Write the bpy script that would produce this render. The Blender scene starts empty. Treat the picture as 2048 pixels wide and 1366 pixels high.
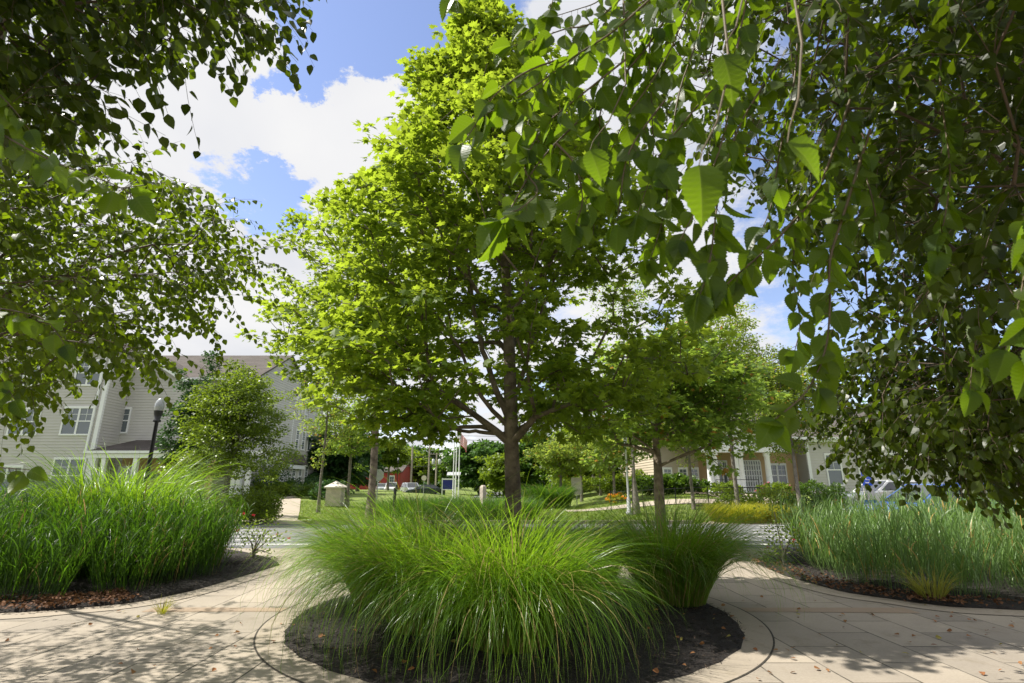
import bpy, math, random
import numpy as np
R=math.radians
rs=np.random.RandomState(7); random.seed(7)
SC=bpy.context.scene; COL=SC.collection
# ------------------------------------------------------------------ camera
F=1040.; PIT=math.atan(285/F); EYE=1.45
cam=bpy.data.cameras.new('camera'); camo=bpy.data.objects.new('camera',cam); COL.objects.link(camo)
camo.location=(0,0,EYE); camo.rotation_euler=(R(90)+PIT,0,0)
cam.sensor_width=36; cam.lens=36*F/2048; cam.clip_start=.02; cam.clip_end=5000
cam.dof.use_dof=True; cam.dof.focus_distance=6.5; cam.dof.aperture_fstop=6.3
SC.camera=camo
# ------------------------------------------------------------------ light
SUN_EL=R(54); SUND=np.array([-1.,.07]); SUND/=np.linalg.norm(SUND)
sd=np.array([SUND[0]*math.cos(SUN_EL),SUND[1]*math.cos(SUN_EL),math.sin(SUN_EL)])
sun=bpy.data.lights.new('sun','SUN'); sun.energy=4.8; sun.angle=R(.53); sun.color=(1,.95,.86)
suno=bpy.data.objects.new('sun',sun); COL.objects.link(suno)
from mathutils import Vector
suno.rotation_euler=Vector(sd).to_track_quat('Z','Y').to_euler()
SC.view_settings.view_transform='Standard'; SC.view_settings.look='None'; SC.view_settings.gamma=1
SC.view_settings.exposure=0.82
SC.cycles.max_bounces=8; SC.cycles.diffuse_bounces=4; SC.cycles.transmission_bounces=4; SC.cycles.glossy_bounces=3
SC.cycles.use_denoising=True; SC.cycles.sample_clamp_indirect=4

def ray(x,y):
    a=(x-1024)/F; b=(683-y)/F
    return np.array([a,math.cos(PIT)-b*math.sin(PIT),math.sin(PIT)+b*math.cos(PIT)])
def at(x,y,Y):
    r=ray(x,y); return np.array([0,0,EYE])+r*(Y/r[1])
def ss(t):
    t=np.clip(t,0,1); return t*t*(3-2*t)
def ter(x,y):
    x=np.asarray(x,float); y=np.asarray(y,float)
    return .55*ss((y-22)/18)*ss((-x-4)/8)+.85*ss((y-22)/14)*ss((x-3)/7)

class NT:
    def __init__(s,nt): s.nt=nt; nt.nodes.clear()
    def n(s,t,ins=None,**kw):
        o=s.nt.nodes.new(t)
        for k,v in kw.items(): setattr(o,k,v)
        for k,v in (ins or {}).items():
            if isinstance(v,bpy.types.NodeSocket): s.nt.links.new(v,o.inputs[k])
            else: o.inputs[k].default_value=v
        return o
    def math(s,op,a,b=0.,c=None,clamp=False):
        i={0:a,1:b}
        if c is not None: i[2]=c
        return s.n('ShaderNodeMath',i,operation=op,use_clamp=clamp).outputs[0]
    def mix(s,f,a,b,bt='MIX'):
        return s.n('ShaderNodeMix',{0:f,6:a,7:b},data_type='RGBA',blend_type=bt,clamp_factor=True).outputs[2]
    def ramp(s,f,stops):
        o=s.n('ShaderNodeValToRGB',{0:f}); e=o.color_ramp.elements
        while len(e)<len(stops): e.new(.5)
        for i,(p,c) in enumerate(stops):
            e[i].position=p; e[i].color=c if len(c)==4 else (*c,1)
        return o.outputs[0]
    def noise(s,vec,scale,detail=4,rough=.5,**kw):
        i={'Scale':scale,'Detail':detail,'Roughness':rough}
        if vec is not None: i['Vector']=vec
        i.update(kw)
        return s.n('ShaderNodeTexNoise',i).outputs[0]

# ------------------------------------------------------------------ sky
w=bpy.data.worlds.new('World'); SC.world=w; w.use_nodes=True
t=NT(w.node_tree)
sky=t.n('ShaderNodeTexSky'); sky.sky_type='NISHITA'; sky.sun_disc=False
sky.sun_elevation=SUN_EL; sky.sun_rotation=math.atan2(SUND[0],SUND[1]); sky.dust_density=.3; sky.ozone_density=2.2; sky.air_density=1.1
bgs=t.n('ShaderNodeBackground',{0:t.mix(1.,sky.outputs[0],(1.12,.97,1.0,1),'MULTIPLY'),1:.125})
tc=t.n('ShaderNodeTexCoord').outputs['Generated']
sep=t.n('ShaderNodeSeparateXYZ',{0:tc})
den=t.math('ADD',t.math('MAXIMUM',sep.outputs[2],0.),.25)
pl=t.n('ShaderNodeCombineXYZ',{0:t.math('DIVIDE',sep.outputs[0],den),1:t.math('DIVIDE',sep.outputs[1],den),2:0.3}).outputs[0]
n1=t.noise(pl,1.7,11,.58,Distortion=.25)
n2=t.noise(pl,4.5,10,.68,Distortion=.5)
cov=t.math('ADD',t.math('MULTIPLY',t.math('SUBTRACT',n1,.5),2.6),.42)
cov=t.math('ADD',cov,t.math('MULTIPLY',t.math('SUBTRACT',n2,.5),1.6))
wv=t.n('ShaderNodeTexNoise',{'Vector':pl,'Scale':3.2,'Detail':9.,'Roughness':.68}).outputs[1]
wv=t.n('ShaderNodeVectorMath',{0:t.n('ShaderNodeVectorMath',{0:wv,1:(.5,.5,.5)},operation='SUBTRACT').outputs[0],'Scale':.34},operation='SCALE').outputs[0]
wd_=t.n('ShaderNodeVectorMath',{0:t.n('ShaderNodeVectorMath',{0:tc},operation='NORMALIZE').outputs[0],1:wv},operation='ADD').outputs[0]
for (px,py,rad,wt) in [(600,60,.05,1.0),(640,150,.06,1.0),(630,100,.07,1.1),(730,20,.07,1.0),(840,60,.11,1.3),(800,110,.05,.8),(650,215,.035,.7),(600,390,.06,1.4),(520,430,.06,1.3),(435,370,.055,1.2),
                       (560,450,.05,.6),(1010,20,.07,1.2),(1720,700,.16,.5),(250,600,.1,.5),(1900,300,.3,1.1),(900,920,.10,.2),(760,-60,.12,1.),(620,-80,.08,.9)]:
    if wt==0: continue
    d=ray(px,py); d/=np.linalg.norm(d)
    dist=t.n('ShaderNodeVectorMath',{0:wd_,1:tuple(d)},operation='DISTANCE').outputs['Value']
    mr=t.n('ShaderNodeMapRange',{0:dist,1:rad*.1,2:rad*1.6,3:wt,4:0.},interpolation_type='SMOOTHSTEP').outputs[0]
    cov=t.math('SUBTRACT',cov,mr)
for (px,py,rad) in [(450,180,.16),(470,270,.10),(760,280,.16),(690,330,.10),(560,620,.25),(400,620,.2),(700,420,.08)]:
    d=ray(px,py); d/=np.linalg.norm(d)
    dist=t.n('ShaderNodeVectorMath',{0:wd_,1:tuple(d)},operation='DISTANCE').outputs['Value']
    cov=t.math('ADD',cov,t.n('ShaderNodeMapRange',{0:dist,1:rad*.2,2:rad*1.5,3:.55,4:0.},interpolation_type='SMOOTHSTEP').outputs[0])
cm=t.n('ShaderNodeMapRange',{0:cov,1:-.15,2:.42,3:.0,4:1.},interpolation_type='SMOOTHSTEP').outputs[0]
shade=t.noise(pl,1.1,5,.5,Distortion=.4)
lowgrey=t.n('ShaderNodeMapRange',{0:sep.outputs[2],1:0.05,2:.45,3:.25,4:0.}).outputs[0]
shf=t.math('ADD',t.n('ShaderNodeMapRange',{0:shade,1:.42,2:.66,3:0.,4:.55}).outputs[0],lowgrey)
cc=t.mix(shf,(1.08,1.07,1.06,1),(.68,.72,.84,1))
bgc=t.n('ShaderNodeBackground',{0:cc,1:.51})
mx=t.n('ShaderNodeMixShader',{0:cm,1:bgs.outputs[0],2:bgc.outputs[0]})
t.n('ShaderNodeOutputWorld',{0:mx.outputs[0]})

# ------------------------------------------------------------------ materials
def mat(name,col,rough=.8,var=.15,scale=6.,bump=0.,bscale=30.,metal=0.,spec=.5,col2=None,coord='Object'):
    m=bpy.data.materials.new(name); m.use_nodes=True; t=NT(m.node_tree)
    tc=t.n('ShaderNodeTexCoord').outputs[coord]
    nz=t.noise(tc,scale,6,.6)
    a=(*[c*(1-var) for c in col],1); b=(*[min(1,c*(1+var)) for c in (col2 or col)],1)
    f=t.n('ShaderNodeMapRange',{0:nz,1:.3,2:.7}).outputs[0]
    c=t.mix(f,a,b)
    ins={'Base Color':c,'Roughness':rough,'Metallic':metal,'Specular IOR Level':spec}
    if bump:
        bn=t.noise(tc,bscale,5,.6)
        ins['Normal']=t.n('ShaderNodeBump',{'Strength':1.,'Distance':bump,'Height':bn}).outputs[0]
    p=t.n('ShaderNodeBsdfPrincipled',ins); t.n('ShaderNodeOutputMaterial',{0:p.outputs[0]})
    return m
def leafmat(name,cA,cB,trans,tf=.45,rough=.42,spec=.45,veins=False,under=None,odd=None,oddf=.04):
    m=bpy.data.materials.new(name); m.use_nodes=True; t=NT(m.node_tree)
    g=t.n('ShaderNodeNewGeometry'); r=g.outputs['Random Per Island']
    c=t.mix(r,(*cA,1),(*cB,1))
    tcx=t.n('ShaderNodeTexCoord').outputs['Object']
    big=t.n('ShaderNodeMapRange',{0:t.noise(tcx,.9,2),1:.35,2:.65,3:.8,4:1.2}).outputs[0]
    c=t.mix(1.,c,t.n('ShaderNodeCombineColor',{0:big,1:big,2:big}).outputs[0],'MULTIPLY')
    tr=t.mix(r,(*[x*.75 for x in trans],1),(*[x*1.25 for x in trans],1))
    if odd:
        o=t.math('LESS_THAN',t.math('FRACT',t.math('MULTIPLY',r,37.7)),oddf)
        c=t.mix(o,c,(*odd,1)); tr=t.mix(o,tr,(*odd,1))
    ins={'Roughness':rough,'Specular IOR Level':spec}
    if veins:
        uv=t.n('ShaderNodeUVMap').outputs[0]; s=t.n('ShaderNodeSeparateXYZ',{0:uv})
        ax=t.math('ABSOLUTE',s.outputs[0])
        ph=t.math('SUBTRACT',t.math('MULTIPLY',s.outputs[1],9.),t.math('MULTIPLY',ax,7.))
        v=t.math('ABSOLUTE',t.math('SUBTRACT',t.math('FRACT',ph),.5))
        v=t.math('LESS_THAN',v,.055)
        mid=t.math('LESS_THAN',ax,.022)
        vv=t.math('MAXIMUM',v,mid)
        c=t.mix(t.math('MULTIPLY',vv,.25),c,(.12,.2,.03,1))
        tr=t.mix(t.math('MULTIPLY',vv,.35),tr,(.30,.40,.05,1))
        h=t.math('SUBTRACT',t.math('ABSOLUTE',t.math('SUBTRACT',t.math('FRACT',ph),.5)),vv)
        ins['Normal']=t.n('ShaderNodeBump',{'Strength':.5,'Distance':.0008,'Height':h}).outputs[0]
    if under:
        c=t.mix(g.outputs['Backfacing'],c,(*under,1))
    ins['Base Color']=c
    p=t.n('ShaderNodeBsdfPrincipled',ins)
    q=t.n('ShaderNodeBsdfTranslucent',{0:tr})
    x=t.n('ShaderNodeMixShader',{0:tf,1:p.outputs[0],2:q.outputs[0]})
    t.n('ShaderNodeOutputMaterial',{0:x.outputs[0]})
    return m
MT={}
MT['maple']=leafmat('maple_leaf',(.05,.10,.010),(.11,.175,.016),(.37,.49,.03),.52,.5,.3)
MT['maple2']=leafmat('maple_leaf_dull',(.06,.12,.015),(.13,.2,.03),(.32,.46,.05),.5,.5,.3,odd=(.4,.22,.04),oddf=.03)
MT['birch']=leafmat('birch_leaf',(.018,.037,.003),(.045,.072,.005),(.23,.34,.007),.43,.36,.28,under=(.045,.066,.007))
MT['birchShade']=leafmat('birch_leaf_shaded',(.010,.021,.002),(.027,.043,.003),(.125,.19,.004),.40,.34,.26,under=(.034,.05,.006))  # birch leaf copy with the shade of the dense masses put into its colour
MT['birchN']=leafmat('birch_leaf_near',(.018,.042,.003),(.04,.075,.005),(.22,.36,.007),.47,.38,.3,veins=True,under=(.045,.072,.008))
MT['locust']=leafmat('locust_leaf',(.09,.15,.02),(.17,.24,.035),(.38,.48,.06),.5,.5,.3,odd=(.45,.25,.05),oddf=.03)
MT['oak']=leafmat('oak_leaf',(.03,.075,.012),(.06,.13,.02),(.12,.25,.03),.35,.5,.3)
MT['pine']=leafmat('pine_needles',(.02,.055,.016),(.045,.10,.025),(.08,.18,.03),.3,.5,.3)
MT['shrub']=leafmat('shrub_leaf',(.03,.07,.012),(.08,.14,.015),(.17,.3,.02),.35,.35,.5)
MT['hedge']=leafmat('hedge_leaf',(.07,.12,.01),(.14,.20,.018),(.27,.38,.02),.4,.4,.4)
MT['gold']=leafmat('gold_grass',(.26,.27,.02),(.36,.34,.035),(.5,.5,.03),.45,.5,.3)
MT['maiden']=leafmat('maiden_grass',(.05,.13,.009),(.115,.23,.016),(.32,.54,.022),.45,.32,.5,odd=(.42,.33,.13),oddf=.09)
MT['reed']=leafmat('reed_grass',(.022,.064,.008),(.052,.11,.010),(.11,.25,.010),.4,.45,.3,odd=(.3,.22,.08),oddf=.03)
MT['switch']=leafmat('switchgrass',(.085,.16,.045),(.17,.255,.085),(.22,.40,.06),.35,.42,.5,odd=(.5,.33,.10),oddf=.04)
MT['straw']=mat('straw',(.32,.2,.09),.8,.3,20)
MT['bark']=mat('maple_bark',(.115,.085,.055),.9,.45,7,.03,22,col2=(.17,.14,.10))
MT['bark2']=mat('grey_bark',(.17,.15,.125),.9,.4,8,.02,30)
MT['twig']=mat('birch_twig',(.075,.05,.03),.7,.3,20)
MT['twigN']=mat('green_twig',(.085,.06,.025),.6,.3,20)
MT['mulch']=mat('mulch',(.016,.013,.012),.95,.6,60,.02,140,col2=(.03,.024,.02))
MT['chip']=leafmat('mulch_chip',(.010,.008,.008),(.045,.034,.028),(.01,.01,.01),.0,.75,.3,odd=(.13,.09,.06),oddf=.06)
MT['dead']=leafmat('dead_leaf',(.20,.075,.03),(.36,.19,.08),(.3,.15,.05),.2,.7,.2,odd=(.35,.3,.08),oddf=.12)
MT['litter']=leafmat('litter_leaf',(.07,.03,.016),(.20,.10,.05),(.2,.1,.04),.15,.7,.2)
MT['asphalt']=mat('asphalt',(.15,.15,.155),.9,.15,3,.004,200)
MT['white']=mat('white_trim',(.78,.79,.80),.5,.04,3)
MT['paint']=mat('road_paint',(.55,.55,.53),.8,.25,6)
MT['siding']=mat('siding',(.505,.49,.465),.6,.05,1.2)
MT['siding2']=mat('siding_light',(.50,.43,.33),.6,.05,1.2)
MT['tan']=mat('tan_wall',(.55,.38,.21),.7,.06,2)
MT['black']=mat('black_metal',(.016,.017,.02),.4,.2,5)
MT['galv']=mat('grey_metal',(.45,.46,.47),.45,.1,5,metal=.3)
MT['wood']=mat('pole_wood',(.36,.31,.26),.9,.2,4)
MT['stone']=mat('pier_stone',(.50,.44,.37),.9,.2,6,.01,25)
MT['cap']=mat('pier_cap',(.66,.60,.52),.8,.08,6)
MT['barn']=mat('barn_red',(.33,.045,.035),.8,.12,3)
MT['brownroof']=mat('brown_wall',(.10,.075,.06),.85,.2,2)
MT['red']=leafmat('rose_petal',(.55,.015,.03),(.75,.05,.12),(.6,.03,.06),.3,.5,.4)
MT['orange']=leafmat('lily_petal',(.75,.22,.01),(.85,.35,.02),(.8,.3,.02),.3,.5,.4)
MT['pink']=leafmat('pink_petal',(.6,.1,.25),(.7,.3,.4),(.6,.2,.3),.3,.5,.4)
MT['tyre']=mat('tyre',(.02,.02,.02),.8,.1,9)
MT['rim']=mat('rim',(.5,.5,.52),.3,.05,9,metal=.8)
def glassmat(name,col,rough=.06):
    m=bpy.data.materials.new(name); m.use_nodes=True; t=NT(m.node_tree)
    p=t.n('ShaderNodeBsdfPrincipled',{'Base Color':(*col,1),'Roughness':rough,'Specular IOR Level':.9,'Coat Weight':.6,'Coat Roughness':.03})
    t.n('ShaderNodeOutputMaterial',{0:p.outputs[0]}); return m
MT['glass']=glassmat('window_glass',(.10,.125,.14)); MT['cglass']=glassmat('car_glass',(.02,.025,.03))
MT['lamp']=glassmat('lamp_globe',(.30,.32,.33),.2)
def paint(name,c):
    m=bpy.data.materials.new(name); m.use_nodes=True; t=NT(m.node_tree)
    p=t.n('ShaderNodeBsdfPrincipled',{'Base Color':(*c,1),'Roughness':.35,'Metallic':.25,'Coat Weight':1.,'Coat Roughness':.05})
    t.n('ShaderNodeOutputMaterial',{0:p.outputs[0]}); return m
MT['pblue']=paint('paint_blue',(.035,.11,.42)); MT['pnavy']=paint('paint_navy',(.015,.025,.06)); MT['psilver']=paint('paint_silver',(.4,.43,.45))
MT['pwhite']=paint('paint_white',(.75,.75,.74)); MT['pdark']=paint('paint_green',(.02,.035,.035)); MT['tail']=paint('tail_light',(.6,.02,.01)); MT['head']=paint('head_light',(.8,.8,.8))
MT['signblue']=paint('sign_blue',(.01,.09,.62)); MT['fred']=mat('flag_red',(.6,.03,.05),.8,.05); MT['fwhite']=mat('flag_white',(.8,.8,.8),.8,.03); MT['fblue']=mat('flag_blue',(.02,.03,.2),.8,.05)
def shingle():
    m=bpy.data.materials.new('roof_shingle'); m.use_nodes=True; t=NT(m.node_tree)
    tc=t.n('ShaderNodeTexCoord').outputs['Object']; s=t.n('ShaderNodeSeparateXYZ',{0:tc})
    v=t.n('ShaderNodeCombineXYZ',{0:t.math('ADD',s.outputs[0],t.math('MULTIPLY',s.outputs[1],.02)),1:t.math('MULTIPLY',s.outputs[2],1.8),2:0.}).outputs[0]
    b=t.n('ShaderNodeTexBrick',{'Vector':v,'Color1':(.075,.066,.060,1),'Color2':(.125,.110,.100,1),'Mortar':(.04,.032,.026,1),'Scale':1.,'Mortar Size':.02,'Brick Width':.8,'Row Height':.30,'Bias':-.1})
    c=t.mix(t.noise(tc,1.5,4),b.outputs[0],(.105,.093,.085,1))
    p=t.n('ShaderNodeBsdfPrincipled',{'Base Color':c,'Roughness':.95,'Specular IOR Level':.2}); t.n('ShaderNodeOutputMaterial',{0:p.outputs[0]}); return m
MT['shingle']=shingle()
def paving(joints=True,name='paving',c1=(.39,.345,.285),c2=(.31,.275,.23)):
    m=bpy.data.materials.new(name); m.use_nodes=True; t=NT(m.node_tree)
    tc=t.n('ShaderNodeTexCoord').outputs['Object']
    n=t.noise(tc,1.3,8,.65); nf=t.noise(tc,45,5,.7)
    c=t.mix(t.n('ShaderNodeMapRange',{0:n,1:.35,2:.68}).outputs[0],(*c1,1),(*c2,1))
    c=t.mix(t.n('ShaderNodeMapRange',{0:nf,1:.35,2:.7,3:0.,4:.6}).outputs[0],c,(.26,.22,.18,1))
    st=t.n('ShaderNodeMapRange',{0:t.noise(tc,2.3,9,.7,Distortion=.6),1:.56,2:.74,3:0.,4:.75}).outputs[0]
    c=t.mix(st,c,(.21,.175,.12,1))
    h=t.math('MULTIPLY',nf,.3)
    if joints:
        wob=t.noise(tc,.8,2)
        s=t.n('ShaderNodeSeparateXYZ',{0:tc})
        v=t.n('ShaderNodeCombineXYZ',{0:t.math('ADD',s.outputs[1],.13),1:t.math('ADD',s.outputs[0],t.math('MULTIPLY',wob,.05)),2:0.}).outputs[0]
        b=t.n('ShaderNodeTexBrick',{'Vector':v,'Color1':(.72,.72,.72,1),'Color2':(1.06,1.04,1.0,1),'Mortar':(0,0,0,1),'Scale':1.,'Mortar Size':.008,'Mortar Smooth':.3,'Brick Width':.92,'Row Height':.52,'Bias':.2},offset=.5)
        c=t.mix(1.,c,t.mix(b.outputs[1],b.outputs[0],(1,1,1,1)),'MULTIPLY')
        jm=t.math('MULTIPLY',b.outputs[1],t.n('ShaderNodeMapRange',{0:t.noise(tc,3,3),1:.3,2:.6,3:.35,4:.95}).outputs[0])
        c=t.mix(jm,c,(.05,.045,.03,1))
        h=t.math('SUBTRACT',h,b.outputs[1])
    bp=t.n('ShaderNodeBump',{'Strength':.8,'Distance':.006,'Height':h}).outputs[0]
    p=t.n('ShaderNodeBsdfPrincipled',{'Base Color':c,'Roughness':.85,'Specular IOR Level':.3,'Normal':bp}); t.n('ShaderNodeOutputMaterial',{0:p.outputs[0]}); return m
MT['pave']=paving(); MT['conc']=paving(False,'border_concrete',(.37,.315,.245),(.32,.275,.215)); MT['band']=paving(False,'band_concrete',(.33,.24,.16),(.29,.215,.15))
MT['walk']=paving(False,'walk_concrete',(.42,.36,.28),(.38,.33,.26))
MT['joint']=mat('joint_dirt',(.04,.034,.025),.95,.4,20)
MT['lawn']=mat('lawn',(.09,.14,.022),.9,.35,2.2,.03,60,col2=(.17,.22,.035))

# ------------------------------------------------------------------ mesh helpers
def tag(o,label=None,cat=None,group=None,kind=None):
    if label: o['label']=label
    if cat: o['category']=cat
    if group: o['group']=group
    if kind: o['kind']=kind
    return o
def empty(name,loc,label=None,cat=None,group=None,rz=0):
    o=bpy.data.objects.new(name,None); COL.objects.link(o); o.location=[float(v) for v in loc]; o.rotation_euler=(0,0,rz)
    return tag(o,label,cat,group)
class MB:
    def __init__(s): s.V=[]; s.F=[]; s.U=[]; s.MI=[]; s.n=0
    def add(s,V,F,mi=0,uv=None):
        V=np.asarray(V,float).reshape(-1,3); F=np.asarray(F,int)
        s.V.append(V); s.F.append(F+s.n); s.MI.append(np.full(len(F),mi)); s.U.append(uv); s.n+=len(V); return s
    def box(s,x0,x1,y0,y1,z0,z1,mi=0):
        V=[(x,y,z) for z in (z0,z1) for y in (y0,y1) for x in (x0,x1)]
        return s.add(V,[(0,2,3,1),(4,5,7,6),(0,1,5,4),(2,6,7,3),(0,4,6,2),(1,3,7,5)],mi)
    def poly(s,pts,mi=0): return s.add(pts,[list(range(len(pts)))],mi)
    def prism(s,pts,d,mi=0):   # closed polygon pts (list of 3d) extruded by vector d
        n=len(pts); P=np.array(pts,float); s.add(np.vstack([P,P+np.array(d)]),[(i,(i+1)%n,n+(i+1)%n,n+i) for i in range(n)],mi)
        s.poly(P,mi); s.poly((P+np.array(d))[::-1],mi); return s
    def tube(s,P,r,sides=6,mi=0,cap=False):
        P=np.asarray(P,float); n=len(P); r=np.broadcast_to(np.asarray(r,float),(n,))
        T=np.gradient(P,axis=0); T/=np.linalg.norm(T,axis=1)[:,None]+1e-9
        ref=np.array([0,0,1.]) if abs(T[:,2]).mean()<.85 else np.array([1.,0,0])
        A=np.cross(T,ref); A/=np.linalg.norm(A,axis=1)[:,None]+1e-9; B=np.cross(T,A)
        an=np.arange(sides)*2*math.pi/sides
        V=P[:,None,:]+r[:,None,None]*(np.cos(an)[None,:,None]*A[:,None,:]+np.sin(an)[None,:,None]*B[:,None,:])
        i=np.arange(n-1)[:,None]*sides; j=np.arange(sides)[None,:]; k=(j+1)%sides
        Fq=np.stack([i+j,i+k,i+sides+k,i+sides+j],-1).reshape(-1,4)
        s.add(V.reshape(-1,3),Fq,mi)
        if cap: s.poly(V[-1][::1],mi); s.poly(V[0][::-1],mi)
        return s
    def lathe(s,c,prof,sides=16,mi=0):
        an=np.arange(sides)*2*math.pi/sides
        V=np.array([[(c[0]+r*math.cos(a),c[1]+r*math.sin(a),c[2]+z) for a in an] for r,z in prof]).reshape(-1,3)
        n=len(prof); Fq=[(i*sides+j,i*sides+(j+1)%sides,(i+1)*sides+(j+1)%sides,(i+1)*sides+j) for i in range(n-1) for j in range(sides)]
        s.add(V,Fq,mi); s.poly(V[-sides:],mi); s.poly(V[:sides][::-1],mi); return s
    def build(s,name,mats,parent=None,smooth=False):
        me=bpy.data.meshes.new(name)
        V=np.vstack(s.V); me.vertices.add(len(V)); me.vertices.foreach_set('co',V.ravel().astype(np.float32))
        L=np.concatenate([f.ravel() for f in s.F]); sz=np.concatenate([np.full(len(f),f.shape[1]) for f in s.F])
        me.loops.add(len(L)); me.loops.foreach_set('vertex_index',L.astype(np.int32))
        st=np.concatenate([[0],np.cumsum(sz)[:-1]])
        me.polygons.add(len(sz)); me.polygons.foreach_set('loop_start',st.astype(np.int32)); 
        mi=np.concatenate(s.MI); me.polygons.foreach_set('material_index',mi.astype(np.int32))
        me.polygons.foreach_set('use_smooth',np.full(len(sz),smooth))
        if not isinstance(mats,(list,tuple)): mats=[mats]
        for m in mats: me.materials.append(MT[m] if isinstance(m,str) else m)
        if any(u is not None for u in s.U):
            uv=np.vstack([u if u is not None else np.zeros((len(v),2)) for u,v in zip(s.U,s.V)])
            ul=me.uv_layers.new(name='UVMap'); ul.data.foreach_set('uv',uv[L].ravel().astype(np.float32))
        me.update(); me.validate()
        o=bpy.data.objects.new(name,me); COL.objects.link(o)
        if parent is not None:
            o.parent=parent; o.matrix_parent_inverse=parent_inv(parent)
        return o
def parent_inv(p):
    from mathutils import Matrix
    M=Matrix.Translation(p.location)@p.rotation_euler.to_matrix().to_4x4()
    if p.parent is not None: return (p.parent.matrix_parent_inverse.inverted() if False else Matrix.Identity(4)) if p.type!='EMPTY' else M.inverted()
    return M.inverted() if p.type=='EMPTY' else Matrix.Identity(4)
def norm(a): return a/(np.linalg.norm(a,axis=-1,keepdims=True)+1e-9)
def scatter(mb,tmpl,pos,d,nr,sc,mi=0):
    TV,TF,TU=tmpl; N=len(pos)
    d=norm(d); x=norm(np.cross(d,nr)); z=np.cross(x,d)
    sc=np.broadcast_to(np.asarray(sc,float),(N,))[:,None,None]
    V=pos[:,None,:]+sc*(TV[None,:,0:1]*x[:,None,:]+TV[None,:,1:2]*d[:,None,:]+TV[None,:,2:3]*z[:,None,:])
    k=len(TV); Fx=(TF[None]+np.arange(N)[:,None,None]*k).reshape(-1,TF.shape[1])
    uv=None if TU is None else np.tile(TU,(N,1))
    mb.add(V.reshape(-1,3),Fx,mi,uv)
# leaf templates: base at origin, tip at y=1
def T_maple():
    half=[(.0,.0),(.10,.03),(.30,.00),(.27,.16),(.50,.25),(.40,.36),(.47,.60),(.27,.56),(.17,.62),(.13,.80),(0,1.)]
    half=[(0,0),(.16,-.04),(.27,.10),(.52,.22),(.30,.34),(.46,.66),(.15,.58),(0,1.)]
    pts=[(x,y) for x,y in half]+[(-x,y) for x,y in half[-2:0:-1]]
    V=[(0,.32,.0)]+[(x,y,-.22*abs(x)-.10*max(0,y-.5)) for x,y in pts]
    n=len(pts); Fx=[(0,1+i,1+(i+1)%n) for i in range(n)]
    return np.array(V,float),np.array(Fx),None
def T_ovate(n,serr=0.,fold=.25,curl=.15,wd=.40):
    ys=np.linspace(0,1,n+1); V=[];U=[]
    def wdt(y): return wd*(math.sin(math.pi*min(1,(y*1.02))**.72)**.85 if 0<y<1 else 0)
    mid=[(0,y,-curl*y*y) for y in ys]
    V+=mid; U+=[(0,y) for y in ys]
    idx={}
    for sgn in (1,-1):
        for i in range(1,n):
            y=ys[i]; wv=wdt(y)*(1+(serr if i%2 else -serr*.3))
            yy=y+(serr*.12 if i%2 else 0)
            idx[(sgn,i)]=len(V); V.append((sgn*wv,yy,-curl*y*y+fold*wv)); U.append((sgn*wv,y))
    Fx=[]
    for sgn in (1,-1):
        for i in range(n):
            a,b=i,i+1; c=idx.get((sgn,i+1)); d=idx.get((sgn,i))
            if d is None: tri=[(a,c,b)] if c is not None else []
            elif c is None: tri=[(a,d,b)]
            else: tri=[(a,d,c),(a,c,b)]
            for q in tri: Fx.append(q if sgn>0 else q[::-1])
    return np.array(V,float),np.array(Fx),np.array(U,float)
T_DIA=(np.array([(0,0,0),(.36,.45,-.05),(0,1,-.1),(-.36,.45,-.05)],float),np.array([(0,1,2),(0,2,3)]),None)
T_MAP=T_maple(); T_OV=T_ovate(4); T_OVN=T_ovate(22,.09,.34,.38,.35); T_OVM=T_ovate(8,.10)
T_STRIP=(np.array([(-.06,0,0),(.06,0,0),(.05,1,0),(-.05,1,0)],float),np.array([(0,1,2),(0,2,3)]),None)

def rnd(n,a=-1,b=1): return rs.uniform(a,b,n)
def bez(a,b,c,n):
    t=np.linspace(0,1,n)[:,None]; return (1-t)**2*a+2*t*(1-t)*b+t*t*c
def skeleton(trunk,tips,rise=.25,minf=.25,pw=.35,up=.6):
    """trunk: polyline (n,3); tips (m,3). returns nodes, parents, chains."""
    nodes=[tuple(p) for p in trunk]; par=[-1]+list(range(len(trunk)-1)); plen=[0.]
    for i in range(1,len(trunk)): plen.append(plen[-1]+np.linalg.norm(trunk[i]-trunk[i-1]))
    Nn=np.zeros((len(nodes)+len(tips)*7+5,3)); Pl=np.zeros(len(Nn)); n=len(nodes)
    Nn[:n]=nodes; Pl[:n]=plen
    nt=len(trunk); i0=int(minf*nt)
    axis=trunk[-1]-trunk[0]
    dd=np.array([np.min(np.linalg.norm(trunk[i0:]-tp,axis=1)) for tp in tips]); order=np.argsort(dd)
    chains=[]
    for ti in order:
        tp=tips[ti]; c=Nn[i0:n]; v=tp-c; dist=np.linalg.norm(v,axis=1)
        # prefer nodes below the tip (branches rise) and short paths
        cost=dist+pw*Pl[i0:n]+up*np.maximum(0,(c[:,2]-tp[2])+.15*dist)
        k=i0+int(np.argmin(cost)); a=Nn[k]; L=np.linalg.norm(tp-a)
        m=int(np.clip(L/.22,2,7)) if L<4 else 7
        mid=(a+tp)/2+np.array([0,0,rise*L*rs.uniform(-.2,1)])*.5+rs.normal(0,.06*L,3)
        pts=bez(a,mid,tp,m)
        ids=[k]
        for q in pts[1:]:
            if n>=len(Nn): break
            Nn[n]=q; Pl[n]=Pl[ids[-1]]+np.linalg.norm(q-Nn[ids[-1]]); par.append(ids[-1]); ids.append(n); n+=1
        chains.append(ids)
    return Nn[:n],np.array(par),chains
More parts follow.
